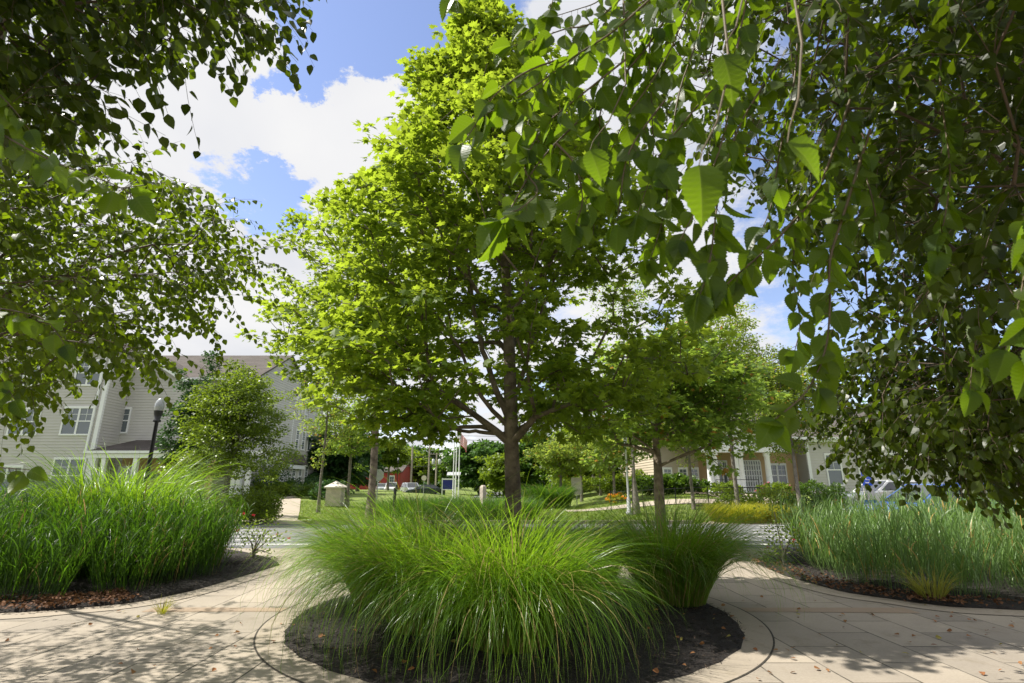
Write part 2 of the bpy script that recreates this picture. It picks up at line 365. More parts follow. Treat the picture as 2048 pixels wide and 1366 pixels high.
def radii(par,nt,r0,rt,p=.5):
    cnt=np.zeros(len(par)); ch=np.zeros(len(par),int)
    for i in range(len(par)-1,0,-1):
        if ch[i]==0: cnt[i]+=1
        if par[i]>=0: cnt[par[i]]+=cnt[i]; ch[par[i]]+=1
    cnt=np.maximum(cnt,1); r=rt*cnt**p
    return np.minimum(r,r0)
def limb_mesh(mb,Nn,par,chains,rad,mi=0,minr=0.,sides=5):
    for ids in chains:
        if len(ids)<2: continue
        r=rad[ids].copy(); r[0]=min(r[0],r[1]*1.4)
        if r[1]<minr: continue
        mb.tube(Nn[ids],r,sides if r[1]<.03 else 8,mi)
def leafcloud(mb,tmpl,cent,outd,n,rad,flat,size,droop=.35,jit=.5,mi=0,sv=.25,up=1.):
    c=np.repeat(cent,n,0); o=np.repeat(outd,n,0); N=len(c)
    off=rs.normal(0,1,(N,3)); off=norm(off)*(rs.uniform(0,1,(N,1))**.45)*rad; off[:,2]*=flat
    pos=c+off
    d=norm(off*np.array([1,1,.3])/rad+.5*o+rs.normal(0,.35,(N,3)))+np.array([0,0,-droop])
    nr=np.array([0,0,up])+rs.normal(0,jit,(N,3))
    scatter(mb,tmpl,pos,d,nr,size*rs.uniform(1-sv,1+sv,N),mi)
def tree(name,label,cat,base,trunk_h,top,tips,leaf,tm,size,nl,rad,flat,r0,rt=.007,lean=(0,0),group=None,bark='bark',minf=.25,minr=.004,droop=.35,jit=.5,rise=.3,fork=None,pw=.35,inner=0,leaders=()):
    base=np.array(base,float); e=empty(name,base,label,cat,group)
    zz=np.linspace(0,top,16)[:,None]; f=zz/top
    tr=base+np.hstack([lean[0]*f**2.2,lean[1]*f**2.2,zz])+np.hstack([np.cumsum(rs.normal(0,.012*top/9,(16,2)),0),np.zeros((16,1))])
    Nn,par,ch=skeleton(tr,tips,rise,trunk_h/top,pw)
    rad_=radii(par,16,r0,rt)
    rt_=np.interp(np.arange(16),[0,15],[r0,rt*2]); rt_=np.minimum(rt_,np.maximum(rad_[:16],rt_*.6)); rt_[0]=r0*1.25; rt_[1]=max(rt_[1],r0*.95)
    m=MB(); m.tube(tr,rt_,14); limb_mesh(m,Nn,par,ch,np.minimum(rad_,r0*.5),minr=minr)
    for P_,r_ in leaders:
        Q_=dens(np.array(P_),5); m.tube(Q_+rs.normal(0,.008,Q_.shape),np.linspace(r_,r_*.3,len(Q_)),8)
    m.build('trunk',bark,e,True)
    ends=np.array([Nn[c[-1]] for c in ch]); pre=np.array([Nn[c[max(0,len(c)-2)]] for c in ch])
    lm=MB(); leafcloud(lm,tm,ends,norm(ends-pre),nl,rad,flat,size,droop,jit)
    if inner:
        k=np.array([Nn[c[len(c)//2]] for c in ch if len(c)>3])
        leafcloud(lm,tm,k,norm(k-base),inner,rad*.8,flat,size,droop,jit)
    lm.build('crown',leaf,e)
    return e
def ell_tips(n,c,r,zlo=-1,shell=.5,lump=.25):
    v=norm(rs.normal(0,1,(n,3))); v=v[v[:,2]>zlo]
    ph=rs.uniform(0,6,3); l=1+lump*np.sin(v[:,0]*4+ph[0])*np.sin(v[:,1]*4+ph[1])*1.2+lump*.5*np.sin(v[:,2]*7+ph[2])
    u=rs.uniform(0,1,(len(v),1))**(shell)
    return np.array(c)+v*u*l[:,None]*np.array(r)

CX,CY,RM=.02,6.68,2.46
# ================================================================== GROUND
def sheet(name,pts,z,mt,kind='structure',sub=None,follow=False):
    """flat polygon (x,y list) fan-free via bmesh triangulation; follows terrain if asked"""
    import bmesh
    bm=bmesh.new(); vs=[bm.verts.new((p[0],p[1],z)) for p in pts]; bm.faces.new(vs)
    if follow:
        bmesh.ops.triangulate(bm,faces=bm.faces[:])
        for _ in range(sub or 3): bmesh.ops.subdivide_edges(bm,edges=bm.edges[:],cuts=1,use_grid_fill=True)
        for v in bm.verts: v.co.z=z+float(ter(v.co.x,v.co.y))
    bmesh.ops.recalc_face_normals(bm,faces=bm.faces[:])
    me=bpy.data.meshes.new(name); bm.to_mesh(me); bm.free(); me.materials.append(MT[mt])
    if me.polygons and me.polygons[0].normal.z<0: me.flip_normals()
    o=bpy.data.objects.new(name,me); COL.objects.link(o); o['kind']=kind; return o
def grid_ground():
    xs=np.concatenate([[-900,-400,-200,-120],np.arange(-80,81,2.),[120,200,400,900]]); ys=np.concatenate([[-300,-100,-40,-12],np.arange(-8,111,2.),[150,250,500,1200]])
    X,Y=np.meshgrid(xs,ys); Z=ter(X,Y)-.02
    V=np.stack([X,Y,Z],-1).reshape(-1,3); nx=len(xs); i=np.arange(len(ys)-1)[:,None]*nx; j=np.arange(nx-1)[None]
    Fq=np.stack([i+j,i+j+1,i+nx+j+1,i+nx+j],-1).reshape(-1,4)
    m=MB(); m.add(V,Fq); o=m.build('ground','lawn',None,True); o['kind']='structure'
grid_ground()
LB=[(-30,6.5),(-12,6.5),(-9.5,6.5),(-8,6.52),(-5.92,6.66),(-5.26,6.9),(-4.75,7.25),(-4.48,8.0),(-4.38,9.1),(-4.3,10.4),(-4.9,11.3),(-5.9,12.3),(-6.7,12.9),(-30,12.9)]
RB=[(30,5.9),(14,5.9),(11,5.93),(9,6.05),(6.06,6.8),(5.33,7.0),(4.96,7.4),(4.60,7.9),(4.45,9.2),(4.62,10.6),(5.3,11.6),(6.2,12.9),(30,12.9)]
sheet('plaza_pavement',[(-40,-12),(40,-12),(40,13.0),(-40,13.0)],0.0,'pave')
def ring(r0,r1,z,name,mt,c=(.02,6.68),n=128,kind='structure'):
    a=np.arange(n)*2*math.pi/n
    V=[(c[0]+r*math.cos(t),c[1]+r*math.sin(t),z) for r in (r0,r1) for t in a]
    m=MB(); m.add(V,[(i,n+i,n+(i+1)%n,(i+1)%n) for i in range(n)]); o=m.build(name,mt); o['kind']=kind; return o
ring(2.38,2.72,.004,'planter_border','conc'); ring(2.72,2.737,.0045,'border_joint','joint')
def strip(poly,off,wd,z,name,mt):
    P=np.array(poly,float); T=np.gradient(P,axis=0); T=norm(T); Nn=np.stack([T[:,1],-T[:,0]],1)
    A=P+Nn*off; B=P+Nn*(off+wd)
    V=np.vstack([np.c_[A,np.full(len(A),z)],np.c_[B,np.full(len(B),z)]]); n=len(P)
    m=MB(); m.add(V,[(i,i+1,n+i+1,n+i) for i in range(n-1)]); o=m.build(name,mt); o['kind']='structure'; return o
def dens(poly,k=6):
    P=np.array(poly,float); out=[]
    for i in range(len(P)-1):
        p0=P[max(i-1,0)];p1=P[i];p2=P[i+1];p3=P[min(i+2,len(P)-1)]
        for t in np.arange(k)/k: out.append(.5*((2*p1)+(-p0+p2)*t+(2*p0-5*p1+4*p2-p3)*t*t+(-p0+3*p1-3*p2+p3)*t**3))
    out.append(P[-1]); return np.array(out)
lbE=dens(LB[0:11]); rbE=dens(RB[0:11])
strip(lbE,0.0,.32,.004,'bed_border','conc'); strip(rbE,-.34,.34,.004,'bed_border','conc')
strip(lbE,.32,.016,.005,'border_joint','joint'); strip(rbE,-.356,.016,.005,'border_joint','joint')
sheet('pavement_band',[(-4.35,6.72),(-2.70,6.74),(-2.70,6.94),(-4.35,6.95)],.0035,'band')
sheet('pavement_band',[(2.76,6.74),(4.75,6.66),(4.75,6.94),(2.76,6.94)],.0035,'band')
# centre island behind and paths
sheet('lawn_island',[(-3.2,10.9),(3.2,10.9),(4.4,13.1),(-4.8,13.1)],.012,'lawn')
sheet('road',[(-90,13.0),(90,13.0),(90,20.6),(-90,20.6)],.004,'asphalt')
sheet('path',[(-12.2,20.6),(-7.6,20.6),(-9.0,23),(-10.5,27),(-14,36),(-17,42),(-24,52),(-26,58),(-29,58),(-24,50),(-18.6,41),(-16.0,34),(-13,26)],.012,'walk',follow=True,sub=4)
sheet('path',[(7.0,20.6),(11.2,20.6),(13,24),(14.6,29),(15.4,36),(12.5,36),(12.,30),(10,25)],.012,'walk',follow=True,sub=4)
sheet('path',[(3,29.5),(14,29.0),(14.,31.),(3,31.3)],.016,'walk',follow=True,sub=5)
sheet('car_park',[(-60,60),(40,60),(40,104),(-60,104)],.006,'asphalt')
for sx,(xa,xb) in ((-1,(-6.6,-11.2)),(1,(6.3,9.7))):
    for k in range(7):
        y=13.7+k*1.02; f=k/6; x0=xa+(xb-xa)*f; w_=3.9
        xs=(x0-.6*w_,x0+.4*w_) if sx<0 else (x0-.2*w_,x0+.8*w_)
        o=sheet('crosswalk_stripe',[(xs[0],y),(xs[1],y),(xs[1],y+.17),(xs[0],y+.17)],.009,'paint')
# mulch
def mulchbed(name,poly,z,hump):
    import bmesh
    bm=bmesh.new(); vs=[bm.verts.new((p[0],p[1],z)) for p in poly]; bm.faces.new(vs); bmesh.ops.triangulate(bm,faces=bm.faces[:])
    for _ in range(4): bmesh.ops.subdivide_edges(bm,edges=bm.edges[:],cuts=1,use_grid_fill=True)
    bnd={v for e in bm.edges if e.is_boundary for v in e.verts}
    for v in bm.verts:
        if v not in bnd: v.co.z=z+hump*(.6+.4*math.sin(v.co.x*3.1)*math.cos(v.co.y*2.7))+random.uniform(-.006,.006)
    me=bpy.data.meshes.new(name); bm.to_mesh(me); bm.free(); me.materials.append(MT['mulch'])
    if me.polygons[0].normal.z<0: me.flip_normals()
    for p in me.polygons: p.use_smooth=True
    o=bpy.data.objects.new(name,me); COL.objects.link(o); o['kind']='structure'
def disc_mulch():
    nr,na=14,96; V=[(CX,CY,.09)]
    for i in range(1,nr+1):
        r=RM*i/nr
        for j in range(na):
            a=j*2*math.pi/na; rr=r+(.012*math.sin(a*9)+.012*math.sin(a*31+1) if i==nr else 0)
            z=.006+.085*(1-(i/nr)**3)+(random.uniform(-.008,.008) if i<nr else 0)
            V.append((CX+rr*math.cos(a),CY+rr*math.sin(a),z))
    Ft=[(0,1+j,1+(j+1)%na) for j in range(na)]
    Fq=[(1+(i*na)+j,1+(i+1)*na+j,1+(i+1)*na+(j+1)%na,1+i*na+(j+1)%na) for i in range(nr-1) for j in range(na)]
    m=MB(); m.add(V,Ft); m.F.append(np.array(Fq)); m.MI.append(np.zeros(len(Fq),int)); o=m.build('mulch','mulch',None,True); o['kind']='structure'
disc_mulch(); mulchbed('mulch_bed',LB,.008,.05); mulchbed('mulch_bed',RB,.008,.05)
# chips, litter, fallen leaves
def inpoly(x,y,poly):
    P=np.array(poly); c=np.zeros(len(x),bool); j=len(P)-1
    for i in range(len(P)):
        xi,yi=P[i];xj,yj=P[j]
        c^=((yi>y)!=(yj>y))&(x<(xj-xi)*(y-yi)/(yj-yi+1e-12)+xi); j=i
    return c
def flat_items(name,label,cat,x,y,z,size,tm,mt,tilt=.35):
    n=len(x); a=rs.uniform(0,2*math.pi,n)
    d=np.stack([np.cos(a),np.sin(a),rs.normal(0,tilt*.6,n)],1); nr=np.array([0,0,1])+rs.normal(0,tilt,(n,3))
    m=MB(); scatter(m,tm,np.stack([x,y,z],1),d,nr,size); return tag(m.build(name,mt),label,cat,None,'stuff')
n=26000; rr=(RM+.02)*np.sqrt(rs.uniform(0,1,n)); aa=rs.uniform(0,2*math.pi,n); x=CX+rr*np.cos(aa); y=CY+rr*np.sin(aa); k=y<8.6; x,y,rr=x[k],y[k],rr[k]
flat_items('mulch_chips','dark shredded bark chips on the round planting bed','mulch',x,y,.012+.088*(1-(rr/(RM+.02))**3)+rs.uniform(0,.01,len(x)),rs.uniform(.015,.06,len(x)),T_STRIP,'chip',.4)
def edge_pts(E,n,din,dout,side):
    i=rs.randint(0,len(E)-1,n); t=rs.uniform(0,1,n)[:,None]; p=E[i]*(1-t)+E[i+1]*t
    T=norm(E[i+1]-E[i]); N_=np.stack([-T[:,1],T[:,0]],1)*side
    return p+N_*rs.uniform(-dout,din,n)[:,None]
EL=np.array([p for p in lbE if p[0]>-9]); ER=np.array([p for p in rbE if p[0]<10])
p=np.vstack([edge_pts(EL,9000,1.1,0.02,1),edge_pts(ER,9000,1.1,0.02,-1)])
flat_items('mulch_chips','dark bark chips along the front edge of both side beds','mulch',p[:,0],p[:,1],.05+rs.uniform(0,.02,len(p)),rs.uniform(.02,.05,len(p)),T_STRIP,'chip',.5)
p=np.vstack([edge_pts(EL[:max(8,len(EL)//2)],1500,.7,.10,1),edge_pts(ER[len(ER)//8:],900,.45,.14,-1)])
flat_items('leaf_litter','brown dry leaf litter at the edge of the grass beds','leaf litter',p[:,0],p[:,1],.06+rs.uniform(0,.03,len(p)),rs.uniform(.03,.055,len(p)),T_OV,'litter',.6)
x=np.concatenate([rs.uniform(1.5,6.,90),rs.uniform(-3.2,-.8,6),rs.uniform(-5,-2,8),rs.normal(0,1.6,70)]); y=np.concatenate([rs.uniform(4.3,7.5,90),rs.uniform(4.4,6,6),rs.uniform(4.6,7,8),rs.uniform(4.5,6.4,70)])
r_=np.hypot(x-CX,y-CY); z=np.where(r_<RM,.03+.088*(1-(np.minimum(r_,RM)/RM)**3),.014)
flat_items('fallen_leaves','scattered dry orange leaves fallen on the pavement and mulch','fallen leaves',x,y,z+.004,rs.uniform(.03,.06,len(x)),T_OV,'dead',.35)
n=300; aa=rs.uniform(-2.6,-.4,n); rr=rs.uniform(RM-.03,2.72,n)
k=rs.uniform(0,1,n)<np.exp(-(rr-RM)*9)+.06
flat_items('mulch_crumbs','loose bark crumbs spilled on the concrete border','mulch',CX+rr[k]*np.cos(aa[k]),CY+rr[k]*np.sin(aa[k]),np.full(k.sum(),.008),rs.uniform(.01,.035,k.sum()),T_STRIP,'chip',.1)

# ================================================================== GRASSES
def blades(mb,base,az,L,phi0,k,wd,segs=7,p=1.5,twist=.6,mi=0,bw=None):
    N=len(base); s=np.linspace(0,1,segs+1)
    phi=phi0[:,None]+k[:,None]*s[None]**p
    ph=(phi[:,1:]+phi[:,:-1])/2; ds=(L/segs)[:,None]
    h=np.concatenate([np.zeros((N,1)),np.cumsum(np.sin(ph)*ds,1)],1); v=np.concatenate([np.zeros((N,1)),np.cumsum(np.cos(ph)*ds,1)],1)
    wob=az[:,None]+rs.normal(0,.25,(N,1))*s[None]
    P=np.stack([base[:,0:1]+h*np.cos(wob),base[:,1:2]+h*np.sin(wob),base[:,2:3]+v],-1)
    tw=az[:,None]+math.pi/2+rs.normal(0,twist,(N,1)); W=np.stack([np.cos(tw),np.sin(tw),rs.normal(0,.25,(N,1))],-1)
    prof=np.minimum(1,.55+s*2.)*np.clip((1-s)*2.2,.0,1)**.8; prof[-1]=.04
    hw=(wd[:,None]*prof[None]/2)[...,None]
    V=np.stack([P-W*hw,P+W*hw],2).reshape(N,-1,3); kk=2*(segs+1)
    j=np.arange(segs)*2; Fq=np.stack([j,j+1,j+3,j+2],-1)
    mb.add(V.reshape(-1,3),(Fq[None]+np.arange(N)[:,None,None]*kk).reshape(-1,4),mi)
def zground(x,y):
    r=np.hypot(x-CX,y-CY); return np.where(r<RM,.01+.085*(1-(np.minimum(r,RM)/RM)**3),0.03)
def clump(x,y,h,n,label,br=.26,spread=1.,bias=(0,0)):
    e=empty('maiden_grass',(x,y,float(zground(x,y))-.01),label,'ornamental grass','ornamental grass clumps around the maple')
    rr=br*np.sqrt(rs.uniform(0,1,n)); a0=rs.uniform(0,2*math.pi,n)
    b=np.stack([x+rr*np.cos(a0),y+rr*np.sin(a0),np.full(n,float(zground(x,y)))],1)
    az=np.arctan2(np.sin(a0)*.9+rs.normal(0,.55,n)+bias[1],np.cos(a0)*.9+rs.normal(0,.55,n)+bias[0])
    L=h*np.clip(rs.normal(1.08,.2,n),.5,1.38)*(1+.10*np.sin(az*3+x*5)+.07*np.sin(az*7+y*3)); phi0=np.abs(rs.normal(.04,.09,n))+.32*rr/br*spread
    k=(.65+1.9*rs.uniform(0,1,n))*spread*np.clip(L/h,.8,1.3)
    m=MB(); blades(m,b,az,L,phi0,k,rs.uniform(.004,.008,n),10,1.5)
    m.build('foliage','maiden',e,True)
    n2=n//3; i=rs.choice(n,n2,False); m=MB()
    bb=b[i].copy(); blades(m,bb,az[i],rs.uniform(.25,.7,n2),rs.uniform(0,.35,n2),rs.uniform(.0,.5,n2),rs.uniform(.004,.008,n2),3,1.)
    m.build('stalks','straw',e,True)
clump(-1.6,7.0,1.28,4000,'feathery maiden grass clump at the left side of the ring, arching over the pavement',.34,1.05,(-.2,-.05))
clump(-.85,5.75,1.30,4300,'maiden grass clump in front of the maple, left of the brightest one',.36,1.1,(-.2,-.3))
clump(-.02,5.25,1.34,4500,'brightest and largest maiden grass clump at the very front of the ring below the trunk',.38,1.12,(.05,-.2))
clump(2.02,7.1,1.32,3800,'darker shaded maiden grass clump at the right side of the ring',.38,.95,(.2,0))
clump(1.2,8.4,1.18,1800,'maiden grass clump at the back right of the ring',.34,1.)
clump(-1.35,8.3,1.22,2000,'maiden grass clump at the back left of the ring',.34,1.)
clump(.1,8.6,1.16,1600,'maiden grass clump directly behind the maple trunk',.34,1.)
def culmbed(name,label,cat,pts,h,hv,mt,lw,nl,leanmu=.06,leanx=0,lf=(.28,.5),phi=(.25,.7),stem=True):
    n=len(pts); nc=max(20,n//75); C_=pts[rs.choice(n,nc,False)]; ci=np.argmin(((pts[:,None]-C_[None])**2).sum(2),1); hc=rs.uniform(.80,1.14,nc); m=MB(); az=np.arctan2(*(pts-C_[ci]).T[::-1])+rs.normal(0,.5,n); cr=np.linalg.norm(pts-C_[ci],axis=1); pts=C_[ci]+(pts-C_[ci])*.72; b=np.c_[pts,np.full(n,.03)]
    H=h*rs.uniform(1-hv*1.6,1+hv*.5,n)*hc[ci]; ph=np.abs(rs.normal(leanmu,.07,n))+.45*cr; kk=rs.uniform(0,.35,n)
    azs=np.where(rs.uniform(0,1,n)<.2,leanx,az)
    blades(m,b,azs,H*.92,ph,kk,np.full(n,.006),5,1.6,2.)
    for q in range(nl):
        f=.12+.85*(q+rs.uniform(0,1,n))/nl
        hh=H*.92*f; off=np.sin(ph+kk*f**1.6*.4)*hh
        bb=b+np.stack([off*np.cos(azs),off*np.sin(azs),hh*np.cos(ph+kk*f*.3)],1)
        a2=rs.uniform(0,2*math.pi,n); L=rs.uniform(lf[0],lf[1],n)*(1.1-.3*f)
        blades(m,bb,a2,L,rs.uniform(phi[0]*.5,phi[0]*1.4,n),rs.uniform(phi[1]*.4,phi[1]*2.6,n)**1.,lw*rs.uniform(.6,1.3,n),5,1.5)
    return tag(m.build(name,mt,None,True),label,cat,None,'stuff')
def bedpts(poly,n,x0,x1,y0,y1,edge=.18,thin=None):
    x=rs.uniform(x0,x1,n*4); y=rs.uniform(y0,y1,n*4); k=inpoly(x,y,poly)
    c=np.array(poly).mean(0); x,y=x[k],y[k]
    return np.c_[x,y][:n]
LBi=[(-9.5,6.95),(-6.2,6.98),(-5.4,7.25),(-4.95,7.6),(-4.75,8.3),(-4.8,9.4),(-5.3,10.4),(-6.3,11.2),(-7.2,12.0),(-14,12.3),(-14,7)]
RBi=[(9.5,6.2),(6.3,6.97),(5.5,7.25),(5.0,7.78),(4.85,8.6),(4.88,9.5),(5.25,10.6),(7.0,11.9),(14,12.),(14,6.5)]
def hbed(P,poly): return P
culmbed('reed_grass','dense tall mid green grass filling the left bed','ornamental grass',bedpts(LBi,6200,-12,-4.6,6.9,11.5),1.22,.22,'reed',.013,5,.06,0.4)
culmbed('switchgrass','blue green upright switchgrass filling the right bed','ornamental grass',bedpts(RBi,5600,4.9,12,6.5,11.8),1.18,.22,'switch',.012,5,.07,2.6,(.25,.45),(.2,.55))
# tall arching grass behind the left bed
def tallclump(x,y,h,n,name,label,mt,br=.5,wd=.016,cat='ornamental grass'):
    e=empty(name,(x,y,0.02),label,cat)
    rr=br*np.sqrt(rs.uniform(0,1,n)); a0=rs.uniform(0,2*math.pi,n); b=np.stack([x+rr*np.cos(a0),y+rr*np.sin(a0),np.full(n,.02)],1)
    m=MB(); blades(m,b,a0+rs.normal(0,.5,n),h*rs.uniform(.5,1.35,n),rs.uniform(0,.3,n),rs.uniform(1.1,2.9,n),wd*rs.uniform(.6,1.2,n),9,2.2); m.build('foliage',mt,e,True); return e
MT['tallg']=leafmat('tall_grass',(.08,.17,.015),(.16,.27,.02),(.30,.5,.02),.42,.35,.5)
tallclump(-6.95,9.6,2.0,1700,'fountain_grass','tall bright green arching grass rising above the left bed near the lamp post','tallg',.75)
tallclump(-6.1,9.4,1.65,800,'fountain_grass','shorter bright green arching grass at the right shoulder of the tall one in the left bed','tallg',.45)
# yellow-tipped straw tuft at right bed front
e=empty('straw_grass',(5.35,7.25,.03),'yellowing grass tuft at the front edge of the right bed','ornamental grass')
n=160; a0=rs.uniform(0,6.28,n); b=np.c_[5.35+.12*np.cos(a0),7.25+.1*np.sin(a0),np.full(n,.04)]
m=MB(); blades(m,b,a0,rs.uniform(.25,.6,n),rs.uniform(.1,.6,n),rs.uniform(.5,1.8,n),rs.uniform(.006,.012,n),6); m.build('foliage',leafmat('yellowing',(.3,.26,.05),(.2,.26,.05),(.4,.4,.05),.4),e,True)
n=70; x=rs.normal(-2.9,.05,n)*0+(-3.05)-1.05; a0=rs.uniform(0,6.28,n)
e=empty('grass_weed',(-4.05,6.62,0),'small dry weed growing from a paving joint beside the left bed','weed')
b=np.c_[-4.05+.03*np.cos(a0),6.62+.03*np.sin(a0),np.zeros(n)]; m=MB(); blades(m,b,a0,rs.uniform(.08,.26,n),rs.uniform(.1,.9,n),rs.uniform(0,1.2,n),np.full(n,.005),4); m.build('foliage','gold',e,True)

# ================================================================== CENTRAL MAPLE
hs=[2.15,2.6,3.2,3.7,4.5,5.3,6.4,7.1,7.9,8.65,9.1,9.4,9.75]
lf=[-1.9,-2.6,-3.0,-3.25,-3.15,-3.2,-2.4,-1.75,-1.75,-1.35,-1.15,-1.0,-.65]
rt=[1.0,2.0,3.0,3.0,2.3,2.2,1.85,1.35,1.0,.5,.15,-.15,-.5]
def maple_tips(n):
    out=[]
    while len(out)<n:
        h=rs.uniform(2.2,9.7); l=np.interp(h,hs,lf)+.22; r=np.interp(h,hs,rt)-.22; c=(l+r)/2; hw=max(.05,(r-l)/2)
        if rs.uniform()>(hw/3.1)**1.1+.12: continue
        a=rs.uniform(0,2*math.pi); q=rs.uniform(0,1)**.42
        q*=1+.10*math.sin(5*a+h*2.)+.08*math.sin(9*a-h*3)
        X=c+hw*q*math.cos(a); Y=7.3+min(hw*.85,1.85)*q*math.sin(a)
        # drooping skirt: outer parts hang lower
        Z=h-.2*q*q*(h<4)
        # gaps so the trunk and sky show
        if h<4.0 and -.75<X<.05 and rs.uniform()<.65: continue
        if h<2.6 and -.9<X<.25: continue
        if 3.1<h<4.4 and .45<X<1.6 and rs.uniform()<.75: continue
        out.append((X,Y,Z))
    return np.array(out)
tree('maple_tree','tall bright green maple with pyramidal crown standing in the ring of grass','tree',(0,7.2,.07),2.1,9.5,maple_tips(900),'maple',T_MAP,.112,38,.34,.26,.122,rt=.0068,lean=(-.62,0),bark='bark',minr=.003,droop=.4,jit=.42,rise=.35,pw=.25,inner=0,
  leaders=[([(-.02,7.2,2.25),at(985,760,7.1),at(955,660,7.),at(940,560,6.9),at(925,440,6.9)],.048),([(-.03,7.2,2.2),at(960,790,7.),at(920,700,6.8),at(860,610,6.5)],.038),
   ([(-.03,7.2,2.1),at(960,864,7.1),at(905,856,6.9),at(830,800,6.7),at(760,740,6.6)],.030),([(.03,7.2,2.15),at(1090,830,7.3),at(1150,815,7.4),at(1260,770,7.5)],.034),([(0,7.2,2.5),at(1060,700,7.2),at(1090,600,7.2),at(1150,480,7.1)],.036)])
m_=bpy.data.objects['maple_tree']

# other maples
T=ell_tips(520,at(740,640,17.),(3.1,3.0,3.6),-.85); T[:,2]=np.maximum(T[:,2],2.5)
tree('maple_tree','maple behind the central one, thick straight trunk left of the flagpoles','tree',(*at(742,985,17.)[:2],0),3.0,9.6,T,'maple',T_MAP,.15,32,.45,.4,.17,rt=.008)
T=ell_tips(560,at(1320,785,12.5),(2.5,2.2,1.5),-.9); 
tree('maple_tree','low spreading maple right of centre with forked dark trunk','tree',(*at(1318,985,12.5)[:2],0),1.9,4.6,T,'maple2',T_MAP,.12,34,.36,.4,.15,rt=.0085,rise=.2)
def simple_tree(px,pyb,Y,ytop,rpx,name,label,leaf,nt=150,nl=45,size=.14,bark='bark2',r0=.09,clear=.3,tm=T_DIA,group=None,shape=1.,cat='tree',rad=.35,rise=.3):
    g=at(px,pyb,Y); zg=float(ter(g[0],Y)); top=at(px,ytop,Y)[2]-zg; rx=rpx*Y/F*1.03
    z0=zg+top*clear; c=(g[0],Y,(z0+zg+top)/2)
    T=ell_tips(nt,c,(rx,rx,(zg+top-z0)/2*.97),-1,.5)
    if shape!=1:
        f=np.clip((T[:,2]-z0)/(zg+top-z0),0,1); s=(1-f)**shape*.9+.1; T[:,0]=c[0]+(T[:,0]-c[0])*s*1.4; T[:,1]=Y+(T[:,1]-Y)*s*1.4
    return tree(name,label,cat,(g[0],Y,zg),top*clear,top*.95,T,leaf,tm,size,nl,rad*max(1,rx/1.6),.5,r0,rt=.006*max(1,Y/20),minr=.006,group=group,bark=bark,rise=rise)
simple_tree(450,985,21,712,92,'young_tree','light green young tree in front of the apartment building beside the walk','hedge',380,85,.10,r0=.09,clear=.16,rise=.8,shape=.55)
simple_tree(366,985,24.5,722,46,'evergreen_tree','dark evergreen just left of the light green young tree','pine',220,75,.13,r0=.1,clear=.04)
simple_tree(640,985,27,700,72,'young_tree','loose airy tree with thin branches right of the apartment building end','locust',120,40,.12,r0=.09,clear=.3)
simple_tree(695,985,31,790,70,'maple_tree','grey forked tree with trunk just left of the thick maple trunk','maple2',170,45,.15,r0=.13,clear=.35)
simple_tree(1270,985,26,500,78,'tall_tree','tall half bare tree with upright grey branches right of the central crown','maple2',120,18,.14,r0=.16,clear=.55,rise=.1)
simple_tree(1475,990,23,610,100,'locust_tree','tall pale yellow green tree in front of the clubhouse entrance','locust',420,65,.11,r0=.10,clear=.30,rise=.7)
simple_tree(1600,1008,21,690,85,'locust_tree','yellow green tree with leaning grey stems at the right path','locust',360,60,.10,r0=.09,clear=.36,rise=.8)
simple_tree(1385,990,27,740,95,'locust_tree','soft green tree behind the railing left of the white columns','locust',330,60,.12,r0=.09,clear=.33)
